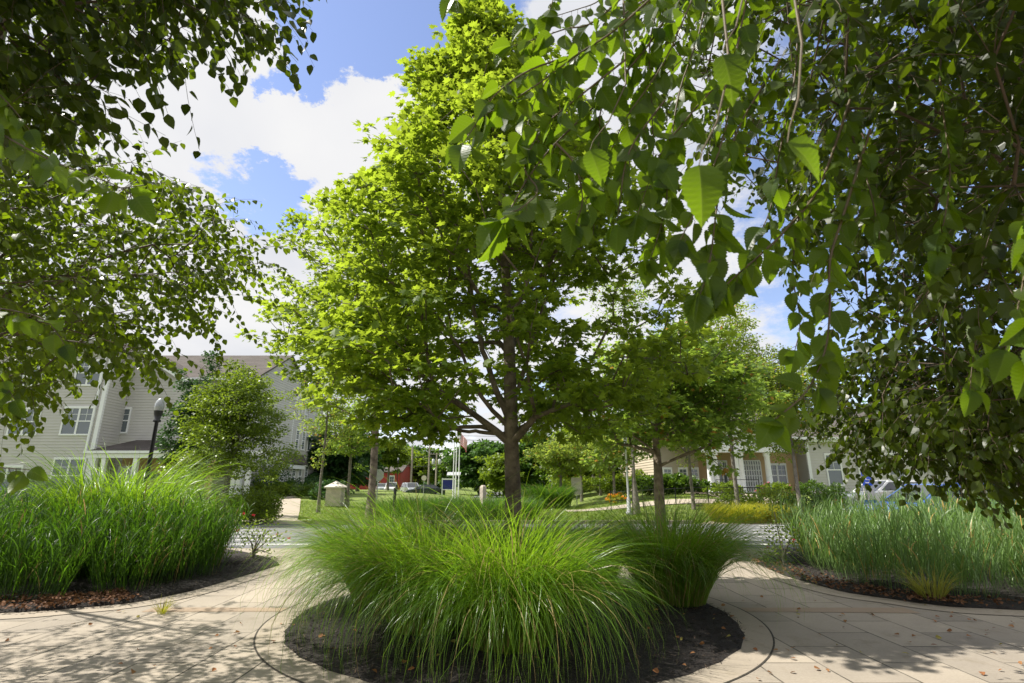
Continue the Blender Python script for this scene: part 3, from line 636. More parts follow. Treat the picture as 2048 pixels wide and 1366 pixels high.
# far trees, each its own
far=[(960,975,72,876,58,'oak_tree','dark round oak right of the flagpoles',320,60,.5,'oak',.10),
 (905,975,100,905,30,'oak_tree','small bushy tree behind the leftmost flagpole',110,40,.55,'shrub',.05),
 (1010,978,60,905,50,'bushy_tree','pale bushy tree low in front of the dark oak',170,50,.35,'hedge',.05),
 (860,975,120,893,26,'far_tree','distant round tree behind the second utility pole',90,40,.7,'shrub',.1),
 (835,975,105,905,36,'far_tree','distant light tree behind the utility pole with the crossbar',110,40,.6,'hedge',.08),
 (890,978,110,925,30,'far_tree','low distant tree between the poles and the flagpoles',80,40,.6,'shrub',.05),
 (780,975,115,880,45,'far_tree','distant tree above the red barn',130,40,.7,'hedge',.1),
 (660,985,52,862,60,'pine_tree','dark spreading pine right of the apartment building end',260,60,.34,'pine',.05),
 (625,985,60,845,36,'pine_tree','soft green pine at the corner of the apartment building',170,55,.38,'hedge',.05),
 (715,980,70,870,40,'pine_tree','dark pine behind the thick maple trunk',150,50,.45,'pine',.05),
 (1068,978,62,862,42,'far_tree','bluish green tree just right of the central trunk',240,55,.4,'oak',.10),
 (1110,978,58,880,30,'far_tree','dark green tree behind the round grass mound',120,50,.4,'shrub',.1),
 (1180,975,75,850,60,'far_tree','large tree beyond the row of small trees',260,50,.5,'oak',.15),
 (1260,975,70,840,60,'far_tree','large tree behind the low spreading maple',260,50,.5,'shrub',.15),
 (1340,975,66,800,70,'far_tree','tall tree behind the left end of the clubhouse',300,50,.5,'hedge',.2),
 (775,978,80,872,34,'bushy_tree','bushy tree half hiding the red barn roof',150,50,.4,'hedge',.30),
 (590,985,56,858,26,'bushy_tree','light green tree touching the end wall of the corner house',120,50,.32,'hedge',.1),
 (805,978,130,880,40,'far_tree','wide distant tree between the barn and the thick utility pole',140,45,.8,'oak',.05),
 (1040,978,90,880,40,'far_tree','grey green tree low behind the central trunk',150,45,.6,'oak',.05),
 (1145,978,50,858,52,'far_tree','broad light green tree above the white sign board',260,60,.35,'hedge',.12),
 (1225,978,55,850,50,'far_tree','broad mid green tree above the clipped hedge',240,60,.38,'shrub',.12),
 (1375,975,48,790,60,'far_tree','light tree rising behind the left clubhouse windows',240,60,.4,'locust',.25),
 (1700,960,62,820,90,'far_tree','tree beyond the clubhouse roof on the right',250,50,.5,'shrub',.2),
 (1850,960,64,790,90,'far_tree','tree beyond the right edge of the clubhouse roof',250,50,.5,'oak',.2)]
for (px,pb,Y,yt,rp,nm,lb,nt,nl,sz,lm,cl) in far:
    simple_tree(px,pb,Y,yt,rp,nm,lb,lm,nt,nl,sz,r0=.22,clear=cl,group='trees in the far background')
sm=[(1122,985,36,872,34,'slender young tree nearest the central trunk, behind the white sign board'),(1163,985,40,860,36,'young tree with fanned bare stems beside the white sign board'),
    (1201,985,44,880,30,'young tree with thin dark trunk between two paler ones'),(1229,988,34,865,38,'young tree with the palest straight trunk, left of the grey lamp post')]
for (px,pb,Y,yt,rp,lb) in sm:
    simple_tree(px,pb,Y,yt,rp*1.35,'young_tree',lb,'locust',170,45,.16,r0=.12,clear=.42,group='young trees on the middle lawn')

# ================================================================== BIRCHES
def pxtips(poly,n,d0,d1,pw=1.):
    P=np.array(poly,float); out=[]
    lo,hi=P.min(0),P.max(0)
    while len(out)<n:
        x=rs.uniform(lo[0],hi[0],n); y=rs.uniform(lo[1],hi[1],n); k=inpoly(x,y,P)
        for a,b in zip(x[k],y[k]): 
            r=ray(a,b); d=d0+(d1-d0)*rs.uniform()**pw
            out.append(np.array([0,0,EYE])+r/np.linalg.norm(r)*d)
    return np.array(out[:n])
def hang_twigs(starts,dirs,L,n_leaf,size,leafmb,twigmb,tm,tr=.0016,droop=1.2,sv=.2,segs=6,jit=.5):
    """curved hanging twig with alternate leaves"""
    N=len(starts); s=np.linspace(0,1,segs+1)
    d=norm(dirs); P=np.zeros((N,segs+1,3)); P[:,0]=starts; cur=d.copy(); step=(L/segs)[:,None]
    D=np.zeros((N,segs+1,3)); D[:,0]=cur
    for i in range(segs):
        cur=norm(cur+np.array([0,0,-droop/segs])+rs.normal(0,.10,(N,3))); P[:,i+1]=P[:,i]+cur*step; D[:,i+1]=cur
    for i in range(N): twigmb.tube(P[i],np.linspace(tr,tr*.5,segs+1),4)
    pos=[];dd=[];nn=[];sz=[]
    for q in range(n_leaf):
        f=(q+.7+rs.uniform(-.2,.2,N))/n_leaf; f=np.clip(f,0,.999)*segs; i=f.astype(int); w_=(f-i)[:,None]
        p=P[np.arange(N),i]*(1-w_)+P[np.arange(N),i+1]*w_; t_=D[np.arange(N),i]
        side=norm(np.cross(t_,np.array([0,0,1.])+rs.normal(0,.2,(N,3))))*(1 if q%2 else -1)
        dr=norm(side*rs.uniform(.3,1.,(N,1))+t_*.5+np.array([0,0,-.65])+rs.normal(0,.25,(N,3)))
        pos.append(p+dr*size*.22); dd.append(dr); nn.append(norm(rs.normal(0,jit,(N,3))+np.array([0,0,.9])+.0*side)); sz.append(size*rs.uniform(1-sv,1+sv,N))
    scatter(leafmb,tm,np.vstack(pos),np.vstack(dd),np.vstack(nn),np.concatenate(sz))
def birch(name,label,trunks,groups,leaf,tm,size,nleaf,L,twigs=3,r0=.09,rt=.003,droop=1.2,jit=.5,pw=.3):
    base=trunks[0][0]; e=empty(name,base,label,'tree')
    wood=MB(); lm=MB(); tw=wood
    for trk,tips in zip(trunks,groups):
        Nn,par,ch=skeleton(trk,tips,.25,.3,pw,.3); rd=radii(par,len(trk),r0,rt)
        wood.tube(trk,np.linspace(r0,r0*.25,len(trk)),10); limb_mesh(wood,Nn,par,ch,np.minimum(rd,r0*.4))
        ends=np.array([Nn[c[-1]] for c in ch]); pre=np.array([Nn[c[-2]] for c in ch])
        o=norm(ends-pre)
        st=np.repeat(ends,twigs,0); dr=np.repeat(o,twigs,0)+rs.normal(0,.55,(len(st),3))
        hang_twigs(st,dr,L*rs.uniform(.6,1.3,len(st)),nleaf,size,lm,tw,tm,droop=droop,jit=jit)
    wood.build('trunk','twig',e,True); lm.build('crown',leaf,e); return e
def line(a,b,n=14,bow=(0,0,0)):
    t=np.linspace(0,1,n)[:,None]; return np.array(a)*(1-t)+np.array(b)*t+4*t*(1-t)*np.array(bow)
# left birch (trunks stand just out of frame at left)
LP_main=[(-200,200),(60,270),(200,310),(310,330),(380,410),(500,410),(480,450),(560,520),(440,540),(470,620),(380,600),(440,690),(340,600),(270,620),(300,730),(200,680),(120,740),(100,800),(-200,840)]
LP_top=[(-250,-250),(500,-200),(530,-30),(520,60),(460,10),(380,20),(370,100),(310,120),(270,60),(180,180),(80,230),(-200,240)]
LP_low=[(-250,350),(180,430),(290,640),(310,760),(180,790),(120,850),(-250,890)]
trkA=line((-4.6,3.2,0),(-4.2,3.6,6.5)); trkB=line((-5.4,2.6,0),(-4.4,5.2,8.),bow=(.1,-.3,0)); trkC=line((-3.9,2.4,0),(-3.9,2.2,5.5))
shadeL=np.vstack([ell_tips(120,(-6.6,5.6,4.3),(1.5,2.1,1.3),-.95),ell_tips(120,(-10.6,8.9,4.6),(1.9,2.0,1.4),-.95)])
trkG=line((-10.6,9.2,0),(-7.0,6.0,5.6))
birch('birch_tree','darker birch spray hanging from the top left corner above the others',[trkA],[pxtips(LP_top,270,3.0,5.2)],'birchShade',T_OV,.062,9,.42,3,droop=.9)
birch('birch_tree','leafy sunlit birch hanging in from the left edge with dark arching branches',[trkB,trkC,trkG],
   [pxtips(LP_main,420,4.6,7.4),pxtips(LP_low,36,3.8,6.0),shadeL],'birch',T_OV,.058,9,.42,3,droop=.9)
# right birch, far mass
RP=[(1380,-250),(2350,-250),(2350,880),(2060,880),(1900,860),(1800,830),(1740,780),(1720,640),(1620,500),(1540,420),(1440,330),(1340,220),(1270,60)]
RPn=[(1500,-250),(2350,-250),(2350,560),(1900,520),(1700,350),(1560,150)]
RPs=[(1640,780),(1760,700),(1900,700),(2300,600),(2300,950),(2060,945),(1900,935),(1800,915),(1740,880),(1650,830)]
trD=line((4.6,3.4,0),(4.0,3.6,7.2)); trE=line((5.2,5.2,0),(4.2,5.4,7.5)); trF=line((3.6,2.2,0),(3.0,2.3,6.))
shadeR=np.vstack([ell_tips(170,(4.6,4.2,6.2),(2.4,2.6,2.0),-.8),ell_tips(260,(3.2,-1.2,5.6),(3.2,2.6,2.0),-.8)])  # upper crown, plus an unseen canopy added behind the camera to block sky light
shadeB=ell_tips(240,(-3.6,-1.8,5.6),(3.0,2.4,2.0),-.8); trH=line((-4.2,-1.6,0),(-3.6,-1.8,6.5)); trK=line((3.8,-1.4,0),(3.2,-1.2,6.5))  # unseen left canopy and both rear trunks, added to cut sky fill
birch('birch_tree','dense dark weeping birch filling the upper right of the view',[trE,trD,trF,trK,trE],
   [pxtips(RP,430,4.8,7.0),pxtips(RP,330,3.4,5.0),pxtips(RPn,110,2.2,3.4),shadeR,pxtips(RPs,380,4.8,7.0)],'birchShade',T_OV,.060,9,.42,3,droop=1.3)
birch('birch_tree','unseen birch canopy added behind the viewer on the left to block sky light',[trH],[shadeB],'birch',T_OV,.06,9,.42,2)
# near branches reaching down close to the camera: a third birch overhead right
e=empty('birch_branches',(2.2,-.6,0),'close birch with big serrated leaves hanging in front of the maple crown','tree')
wd=MB(); lm=MB(); tw=MB()
trk=line((2.2,-.6,0),(1.6,.2,4.2)); wd.tube(trk,np.linspace(.07,.03,14),10)
def nb(px,Y,sz=.077,dens_=.030,r=.003,tr_=None,leaves=True,f0=.0):
    P=np.array([at(x,y,Y if np.isscalar(Y) else Y[i]) for i,(x,y) in enumerate(px)])
    P=dens(P,5); d_=np.linalg.norm(np.diff(P,axis=0),axis=1); cl=np.concatenate([[0],np.cumsum(d_)]); Lt=cl[-1]
    wd.tube(P,np.linspace(r,r*.35,len(P)),6)
    if not leaves: return P
    n=int(Lt/dens_); pos=[];dd=[];nn=[];ss_=[]
    for i in range(n):
        f=f0+(1-f0)*(i+.6)/n; q=f*Lt; p=np.array([np.interp(q,cl,P[:,k]) for k in range(3)]); p2=np.array([np.interp(min(q+.02,Lt),cl,P[:,k]) for k in range(3)]); t_=norm(p2-p+1e-6)
        sg=1 if i%2 else -1
        side=norm(np.cross(t_,np.array([0,1.,.3])))*sg
        d1=norm(side*rs.uniform(.2,.7)+t_*.4+np.array([0,0,-.8])+rs.normal(0,.28,3)); pet=.018
        wd.tube(np.array([p,p+d1*pet*.6+side*.006,p+d1*pet]),[.0009,.0008,.0007],4)
        pos.append(p+d1*pet); dd.append(d1); v=rs.normal(0,.55,3)+np.array([-.25,.5,.45])*(1 if rs.uniform()<.8 else -1); nn.append(v); ss_.append(sz*rs.uniform(.7,1.15))
    # terminal leaf
    pos.append(P[-1]); dd.append(norm(P[-1]-P[-2])+np.array([0,0,-.4])); nn.append(np.array([-.1,-.9,.5])); ss_.append(sz)
    scatter(lm,T_OVN,np.array(pos),np.array(dd),np.array(nn),np.array(ss_))
    return P
nb([(1520,-160),(1361,0),(1295,92),(1211,190),(1112,286),(1060,350),(1020,420)],[1.5,1.4,1.35,1.3,1.25,1.2,1.15],r=.005)
nb([(1300,-60),(1193,40),(1130,58),(1075,77),(1025,92)],1.25)
nb([(1320,-20),(1230,60),(1160,106),(1080,165),(1000,215),(945,235)],1.2,r=.0035)
nb([(1330,-30),(1300,84),(1303,200),(1306,330),(1290,420)],1.35)
nb([(1211,190),(1200,230),(1198,280),(1185,358),(1165,420)],1.28)
nb([(1130,-60),(1110,-10),(1095,30)],1.3)
nb([(960,-60),(930,-25),(905,-5)],1.3)
nb([(1060,300),(1050,340),(1075,380),(1050,410),(1000,440)],[1.25,1.2,1.15,1.1,1.1],sz=.095)
nb([(1160,106),(1060,140),(990,190),(950,250),(925,290)],[1.2,1.2,1.15,1.15,1.1],sz=.078)
nb([(1260,40),(1150,110),(1080,180),(1050,270)],1.35)
nb([(1330,200),(1260,300),(1240,400),(1235,450)],1.2)
nb([(1112,286),(1150,330),(1165,400),(1150,450)],1.15)
nb([(1250,120),(1150,200),(1090,250),(1060,300)],1.2)
nb([(1400,-40),(1330,120),(1250,240),(1210,330),(1175,380)],1.3)
nb([(1560,120),(1480,250),(1440,380),(1420,520),(1400,590)],[1.4,1.35,1.3,1.2,1.15],r=.004,sz=.09)
nb([(1420,-60),(1400,60),(1360,180),(1340,300),(1330,420),(1300,520)],[1.5,1.5,1.45,1.4,1.35,1.3],r=.004)
nb([(1500,-40),(1470,120),(1450,260),(1400,400),(1360,480)],[1.3,1.3,1.25,1.2,1.2],r=.004)
nb([(1450,150),(1380,230),(1320,310),(1275,430)],1.2)
nb([(1700,200),(1640,370),(1573,458),(1520,510),(1469,554),(1420,600)],[1.5,1.4,1.35,1.3,1.25,1.2],r=.0045,dens_=.026)
nb([(1740,260),(1690,420),(1660,520),(1660,607),(1651,698),(1614,781),(1550,838)],[1.4,1.35,1.3,1.3,1.25,1.2,1.15],r=.0045,dens_=.027)
nb([(1600,-40),(1590,150),(1560,300),(1540,420),(1500,500)],[1.6,1.6,1.5,1.5,1.5],r=.004)
nb([(1700,-60),(1690,100),(1700,250),(1740,380),(1760,480)],[1.6,1.6,1.6,1.5,1.5],r=.005)
nb([(1600,420),(1585,540),(1600,640),(1590,700)],1.5)
nb([(1900,-60),(1880,150),(1900,350),(1870,520)],[1.5,1.5,1.4,1.4],r=.004)
nb([(2080,300),(2060,420),(2050,540),(2030,640),(2010,700)],1.15)
nb([(1980,560),(1950,690),(1940,780)],1.5)
nb([(2090,560),(2070,640),(2055,720)],1.)
nb([(1360,-40),(1260,20),(1180,90),(1130,150)],1.5)
nb([(1460,-40),(1380,100),(1290,190),(1230,290)],1.7)
nb([(1250,-50),(1200,0),(1150,20),(1050,50)],1.6)
for (a,b,Y,L,k) in [(1398,330,.72,.092,0),(1575,285,.66,.075,.8),(1445,110,.8,.09,.2),(1180,300,1.1,.09,.3)]:
    p=at(a,b,Y); scatter(lm,T_OVN,np.array([p]),np.array([[.05+k,.05,-1+.5*k]]),np.array([[-.15,-.9,.35]]),np.array([L]))
    wd.tube(np.array([p,p+np.array([.01,.005,.03]),p+np.array([.06,.05,.12]),p+np.array([.13,.12,.30]),p+np.array([.16,.15,.95])]),[.0009,.0012,.0018,.0025,.004],5)
wd.build('branch','twigN',e,True); lm.build('leaves','birchN',e)
# left near twigs
e2=empty('birch_branches',(-2.4,.2,0),'blurry close birch branch with large dark leaves at the left edge','tree')
wd=MB(); lm=MB(); wd.tube(line((-2.4,.2,0),(-2.2,.9,4.)),np.linspace(.05,.02,14),8)
nb([(-80,220),(60,300),(150,340),(230,370),(270,395)],[1.3,1.3,1.25,1.2,1.2]); nb([(-60,610),(20,620),(90,640),(130,690)],1.7,sz=.07); nb([(-60,930),(0,935),(60,940)],1.7,sz=.06)
nb([(-90,130),(0,190),(60,260)],1.5,sz=.07); nb([(-60,700),(-10,740),(30,800)],1.8,sz=.07)
wd.build('branch','twig',e2,True); lm.build('leaves','birchN',e2)

# ================================================================== BUILDINGS
def siding_wall(mb,a,b,z0,z1,nrm,lap=.19,lip=.034,mi=0,top=None):
    """lapped boards from point a to b (xy), facing nrm. top: optional function f(t)->z for gables"""
    a=np.array(a,float); b=np.array(b,float); n_=np.array(nrm,float); L=np.linalg.norm(b-a); z=z0
    while z<z1-1e-3:
        zt=min(z+lap,z1)
        if top is None: ta=[0,1]; tb=[0,1]
        else:
            def span(h):
                ts=np.linspace(0,1,201); ok=ts[np.array([top(q) for q in ts])>=h]
                return (ok.min(),ok.max()) if len(ok) else None
            s0,s1=span(z),span(zt-.001)
            if s0 is None: break
            if s1 is None: mm=(s0[0]+s0[1])/2; s1=(mm,mm)
            ta,tb=s0,s1
        P=lambda t,h,o: (*(a+(b-a)*t+n_*o),h)
        mb.add([P(ta[0],z,lip),P(ta[1],z,lip),P(tb[1],zt,0),P(tb[0],zt,0)],[(0,1,2,3)],mi)
        mb.add([P(ta[0],z,0),P(ta[1],z,0),P(ta[1],z,lip),P(ta[0],z,lip)],[(0,1,2,3)],mi)
        z=zt
    zb=z1 if top is None else z0+.3
    mb.add([(*(a-n_*.02),z0),(*(b-n_*.02),z0),(*(b-n_*.02),zb),(*(a-n_*.02),zb)],[(0,1,2,3)],mi)
def window(parent,c,w_,h_,nrm=(0,-1),double=False,muntin=True,label=None):
    """c = centre on wall plane (x,y,z)."""
    c=np.array(c,float); n_=np.array([*nrm,0.]); t_=np.array([-n_[1],n_[0],0.])
    def bx(m,u0,u1,v0,v1,o0,o1,mi=0):
        P=[c+t_*u+np.array([0,0,v])+n_*o for v in (v0,v1) for o in (o0,o1) for u in (u0,u1)]
        m.add(P,[(0,2,3,1),(4,5,7,6),(0,1,5,4),(2,6,7,3),(0,4,6,2),(1,3,7,5)],mi)
    m=MB(); f=.10
    bx(m,-w_/2,w_/2,h_/2-f,h_/2+.05,-.02,.085); bx(m,-w_/2,w_/2,-h_/2,-h_/2+f,-.02,.10)
    bx(m,-w_/2,-w_/2+f,-h_/2+f,h_/2-f,-.02,.075); bx(m,w_/2-f,w_/2,-h_/2+f,h_/2-f,-.02,.075)
    if double: bx(m,-.06,.06,-h_/2+f,h_/2-f,-.02,.07)
    bays=[(-w_/2+f,-.06),(.06,w_/2-f)] if double else [(-w_/2+f,w_/2-f)]
    for (u0,u1) in bays:
        bx(m,u0,u1,-.035,.035,-.02,.055)
        if muntin:
            um=(u0+u1)/2; bx(m,um-.012,um+.012,.035,h_/2-f,-.02,.045); bx(m,u0,u1,h_/4-.03,h_/4-.006,-.02,.0445)
    o=m.build('window','white',parent)
    if label: o['label']=label
    g=MB(); 
    for (u0,u1) in bays: bx(g,u0,u1,-h_/2+f,h_/2-f,-.02,.034)
    g.build('pane','glass',o)
    return o
def wpx(parent,x0,x1,y0,y1,Y,**k):
    a=at(x0,(y0+y1)/2,Y); b=at(x1,(y0+y1)/2,Y); zt=at((x0+x1)/2,y0,Y)[2]; zb=at((x0+x1)/2,y1,Y)[2]
    return window(parent,((a[0]+b[0])/2,Y,(zt+zb)/2),b[0]-a[0],zt-zb,**k)
def bar(name,x0,x1,y0,y1,z0,z1,mt,parent): return MB().box(x0,x1,y0,y1,z0,z1).build(name,mt,parent)

H=empty('apartment_building',(-30,40,float(ter(-30,40))),'three storey apartment building in grey beige siding with brown shingle roof','building')
zb=.1
XA=-26.8; eA=10.15; eC=at(380,757,37.5)[2]; rC=at(400,711,43.)[2]; XC=at(512,740,37.5)[0]
m=MB()
siding_wall(m,(-46,34),(XA,34),zb,eA,(0,-1)); siding_wall(m,(XA,34),(XA,37.5),zb,eA,(1,0))
gx0,gx1,pk=-38,XA,12.6
siding_wall(m,(gx0,33.99),(gx1,33.99),eA+.3,pk,(0,-1),top=lambda t: eA+.3+(pk-eA-.3)*(1-abs(2*t-1)))
zr=at(392,776,36)[2]; xB1=at(392,776,36)[0]; bpk=zr+2.35
siding_wall(m,(XA,36),(xB1,36),zb,zr,(0,-1)); siding_wall(m,(XA-3.0,36.01),(xB1,36.01),zr,bpk,(0,-1),top=lambda t: zr+(bpk-zr)*(1-abs(2*t-1)))
siding_wall(m,(xB1,36),(xB1,37.5),zb,zr,(1,0))
siding_wall(m,(XA,37.5),(XC,37.5),zb,eC,(0,-1))
siding_wall(m,(XC,37.5),(XC,48.5),zb,rC,(1,0),top=lambda t: eC+(rC-eC)*(1-abs(2*t-1)))
m.build('wall','siding',H)
def slab(name,p,th,mt,parent):  # sloped quad with thickness
    P=np.array(p,float); n_=np.cross(P[1]-P[0],P[3]-P[0]); n_/=np.linalg.norm(n_); 
    if n_[2]<0: n_=-n_
    m=MB(); m.prism(P,-n_*th); return m.build(name,mt,parent)
slab('roof',[(XA-4,37.1,eC-.05),(XC+.25,37.1,eC-.05),(XC+.25,43,rC),(XA-4,43,rC)],.12,'shingle',H)
slab('roof',[(XA-4,43,rC),(XC+.25,43,rC),(XC+.25,49,eC-.05),(XA-4,49,eC-.05)],.12,'shingle',H)
xm=(gx0+gx1)/2; zpk=pk+.15
slab('roof',[(gx1+.35,33.6,eA+.15),(gx1+.35,46,eA+.15),(xm,46,zpk),(xm,33.6,zpk)],.12,'shingle',H)
slab('roof',[(gx0-.35,33.6,eA+.15),(xm,33.6,zpk),(xm,46,zpk),(gx0-.35,46,eA+.15)],.12,'shingle',H)
slab('roof',[(-46.3,33.6,eA+.1),(gx0-.4,33.6,eA+.1),(gx0-.4,40,pk-.3),(-46.3,40,pk-.3)],.12,'shingle',H)
xb=(XA-3.0+xB1)/2
slab('roof',[(xB1+.3,35.6,zr-.02),(xB1+.3,41,zr-.02),(xb,41,bpk+.12),(xb,35.6,bpk+.12)],.10,'shingle',H)
slab('roof',[(XA-3.3,36.2,zr-.02),(xb,36.2,bpk+.12),(xb,41,bpk+.12),(XA-3.3,41,zr-.02)],.10,'shingle',H)
m=MB()
m.prism([(xB1+.32,35.55,zr-.28),(xB1+.32,35.55,zr),(xb,35.55,bpk+.14),(xb,35.55,bpk-.14)],(0,.08,0))
m.prism([(gx1+.37,33.55,eA-.05),(gx1+.37,33.55,eA+.17),(xm,33.55,zpk+.02),(xm,33.55,zpk-.25)],(0,.08,0))
m.box(-46.3,gx1+.37,33.6,33.98,eA-.02,eA+.22); m.box(XA-3,XC+.3,36.98,37.1,eC-.2,eC-.02)
m.build('fascia','white',H)
bar('corner_board',XA-.22,XA+.03,33.95,34.12,zb,eA-.03,'white',H)
bar('downspout',XA-.5,XA-.38,33.85,33.95,3.5,eA-.1,'white',H)
bar('corner_board',XC-.15,XC+.03,37.46,37.6,zb,eC-.2,'white',H)
# A windows, narrow window etc
wpx(H,125,188,814,871,34,double=True); wpx(H,152,205,720,772,34,double=True); wpx(H,102,168,916,987,34,double=True); wpx(H,-20,42,932,990,34,double=True)
wpx(H,20,80,816,871,34,double=True); wpx(H,20,80,722,772,34,double=True); wpx(H,228,260,816,867,36)
# porch over B
a=at(170,902,33.3); b=at(345,902,33.3); zt=at(250,880,36)[2]
slab('porch_roof',[(a[0],33.3,a[2]),(b[0]+1.5,33.3,a[2]),(b[0]+1.5,36,zt),(a[0]+1.2,36,zt)],.1,'shingle',H)
MB().box(a[0]-.03,b[0]+1.52,33.2,33.32,a[2]-.14,a[2]+.02).box(a[0]+.1,b[0]+1.4,33.34,33.6,a[2]-.42,a[2]-.16).build('porch_beam','white',H)
for px in (183,203,267): c=at(px,950,33.45); bar('post',c[0]-.13,c[0]+.13,33.36,33.6,.3,a[2]-.44,'white',H)
bar('porch_wall',a[0]+.6,b[0]+1.3,35.86,35.95,.3,a[2]-.1,'tan',H)
c=at(247,960,35.8); bar('door',c[0]-.5,c[0]+.5,35.78,35.84,.5,2.6,'white',H)
# C ground floor: posts, window
for px in (470,498,480): c=at(px,950,36.6); bar('post',c[0]-.14,c[0]+.14,36.4,36.62,.4,3.3,'white',H)
c=at(475,900,36.); MB().box(c[0]-2,c[0]+1.6,36.2,37.4,3.3,3.6).build('porch_beam','white',H)
c=at(463,960,37.4); bar('door',c[0]-.45,c[0]+.45,37.38,37.44,.4,2.6,'brownroof',H)
wpx(H,500,512,790,840,37.5); wpx(H,488,503,830,870,37.5,muntin=False)
# D block
D=empty('apartment_building',(-21,47,float(ter(-21,47))),'shorter end house with covered corner porch and wreath on its white door','building')
XD=at(585,850,45)[0]; xD0=at(470,850,45)[0]; eD=at(560,797,45)[2]; rD=at(560,751,48.5)[2]
m=MB(); siding_wall(m,(xD0,45),(XD,45),3.3,eD,(0,-1)); siding_wall(m,(xD0,45),(at(533,900,45)[0],45),.3,3.3,(0,-1))
siding_wall(m,(XD,45),(XD,52),.3,rD,(1,0),top=lambda t: eD+(rD-eD)*(1-abs(2*t-1))); m.build('wall','siding',D)
slab('roof',[(xD0-2,44.6,eD),(XD+.3,44.6,eD),(XD+.3,48.5,rD+.1),(xD0-2,48.5,rD+.1)],.12,'shingle',D)
slab('roof',[(xD0-2,48.5,rD+.1),(XD+.3,48.5,rD+.1),(XD+.3,52.4,eD),(xD0-2,52.4,eD)],.12,'shingle',D)
m=MB().box(xD0-2,XD+.32,44.45,44.6,eD-.22,eD+.02); m.box(XD-.2,XD+.03,44.95,45.1,3.3,eD-.24)
m.prism([(XD+.22,44.6,eD-.25),(XD+.22,48.5,rD-.1),(XD+.22,48.5,rD+.12),(XD+.22,44.6,eD)],(.1,0,0)); m.build('fascia','white',D)
bar('downspout',XD-.42,XD-.32,44.86,44.95,3.4,eD-.2,'white',D)
for yy in (46.2,47.6,49.): window(D,(XD,yy,5.2),.75,1.7,(1,0)); window(D,(XD,yy,2.1),.75,1.9,(1,0)) if yy>46 else None
for yy in (46.2,47.6): window(D,(XD,yy,7.6),.75,1.3,(1,0))
px0,px1=at(533,920,42.8)[0],XD+.45; zg=at(560,924,42.8)[2]; zw=at(560,905,45)[2]
slab('porch_roof',[(px0,42.8,zg),(px1,42.8,zg),(XD,45,zw),(px0+.5,45,zw)],.08,'shingle',D)
slab('porch_roof',[(px1,42.8,zg),(px1,48,zg),(XD,48,zw),(XD,45,zw)],.08,'shingle',D)
MB().box(px0,px1+.02,42.7,42.82,zg-.12,zg+.02).box(px0+.1,px1-.08,42.84,43.1,zg-.45,zg-.14).box(px1-.34,px1-.1,43.1,47.8,zg-.45,zg-.14).build('porch_beam','white',D)
for X in (px0+.25,px1-.22): bar('post',X-.13,X+.13,42.86,43.1,.4,zg-.46,'white',D)
bar('porch_wall',px0+.2,XD,45.05,45.1,.3,3.3,'tan',D); bar('porch_ceiling',px0+.2,px1-.4,43.1,45,zg-.2,zg-.16,'siding2',D)
c0,c1=at(552,950,45)[0],at(577,950,45)[0]; dr=bar('door',c0,c1,44.94,45.03,.5,2.85,'white',D)
cx=(c0+c1)/2+.1; aa=np.linspace(0,2*math.pi,17); m=MB(); m.tube(np.stack([cx+.2*np.cos(aa),np.full(17,44.9),2.05+.2*np.sin(aa)],1),.055,6); m.build('wreath','pine',dr,True)
wpx(D,539,547,952,975,45)

# clubhouse
K=empty('clubhouse',(20,40,.85),'single storey clubhouse in beige siding with white round columns at its entrance','building')
zb=.6; YK=38; eK=at(1660,876,YK)[2]
x0,x1=at(1612,900,YK)[0],at(2300,900,YK)[0]; xp0,xp1=at(1398,900,YK)[0],x0
m=MB(); siding_wall(m,(x0,YK),(x1,YK),zb,eK,(0,-1)); siding_wall(m,(x0,39.5),(x0,YK),zb,eK,(-1,0)); m.build('wall','siding',K)
xl=at(1310,900,YK+1)[0]
m=MB(); siding_wall(m,(xl,YK+1),(xp0+.2,YK+1),zb,eK,(0,-1)); siding_wall(m,(xl,YK+14),(xl,YK+1),zb,eK,(-1,0)); m.build('wall','siding2',K)
bar('entrance_wall',xp0,x0,YK+1.4,YK+1.5,zb,eK,'tan',K)
slab('roof',[(xl-.4,YK-.5,eK),(x1,YK-.5,eK),(x1,YK+9,eK+3.2),(xl-.4,YK+9,eK+3.2)],.15,'shingle',K)
slab('roof',[(xl-.4,YK+9,eK+3.2),(x1,YK+9,eK+3.2),(x1,YK+18,eK),(xl-.4,YK+18,eK)],.15,'shingle',K)
MB().box(xl-.4,x1,YK-.64,YK-.5,eK-.16,eK+.03).box(x0,x1,YK-.49,YK-.03,eK-.3,eK-.18).build('gutter','white',K)
xd=at(1712,920,YK)[0]; m=MB(); m.tube([(xd-.4,YK-.55,eK-.2),(xd-.35,YK-.5,eK-.45),(xd,YK-.12,eK-.75),(xd+.05,YK-.1,zb)],.06,8); m.build('downspout','white',K)
bar('corner_board',x0-.03,x0+.18,YK-.06,YK+.1,zb,eK-.32,'white',K)
c=at(1718,889,YK); bar('vent_box',c[0]-.1,c[0]+.55,YK-.3,YK-.03,c[2]-.35,c[2]+.2,'siding2',K)
wpx(K,1652,1684,908,972,YK); wpx(K,1775,1808,908,972,YK); wpx(K,1900,1935,908,972,YK)
wpx(K,1435,1456,922,974,YK+1.4,double=True); wpx(K,1536,1574,928,974,YK+1.4,double=True)
for a_ in (1335,1366,1388): wpx(K,a_-9,a_+10,936,972,YK+1)
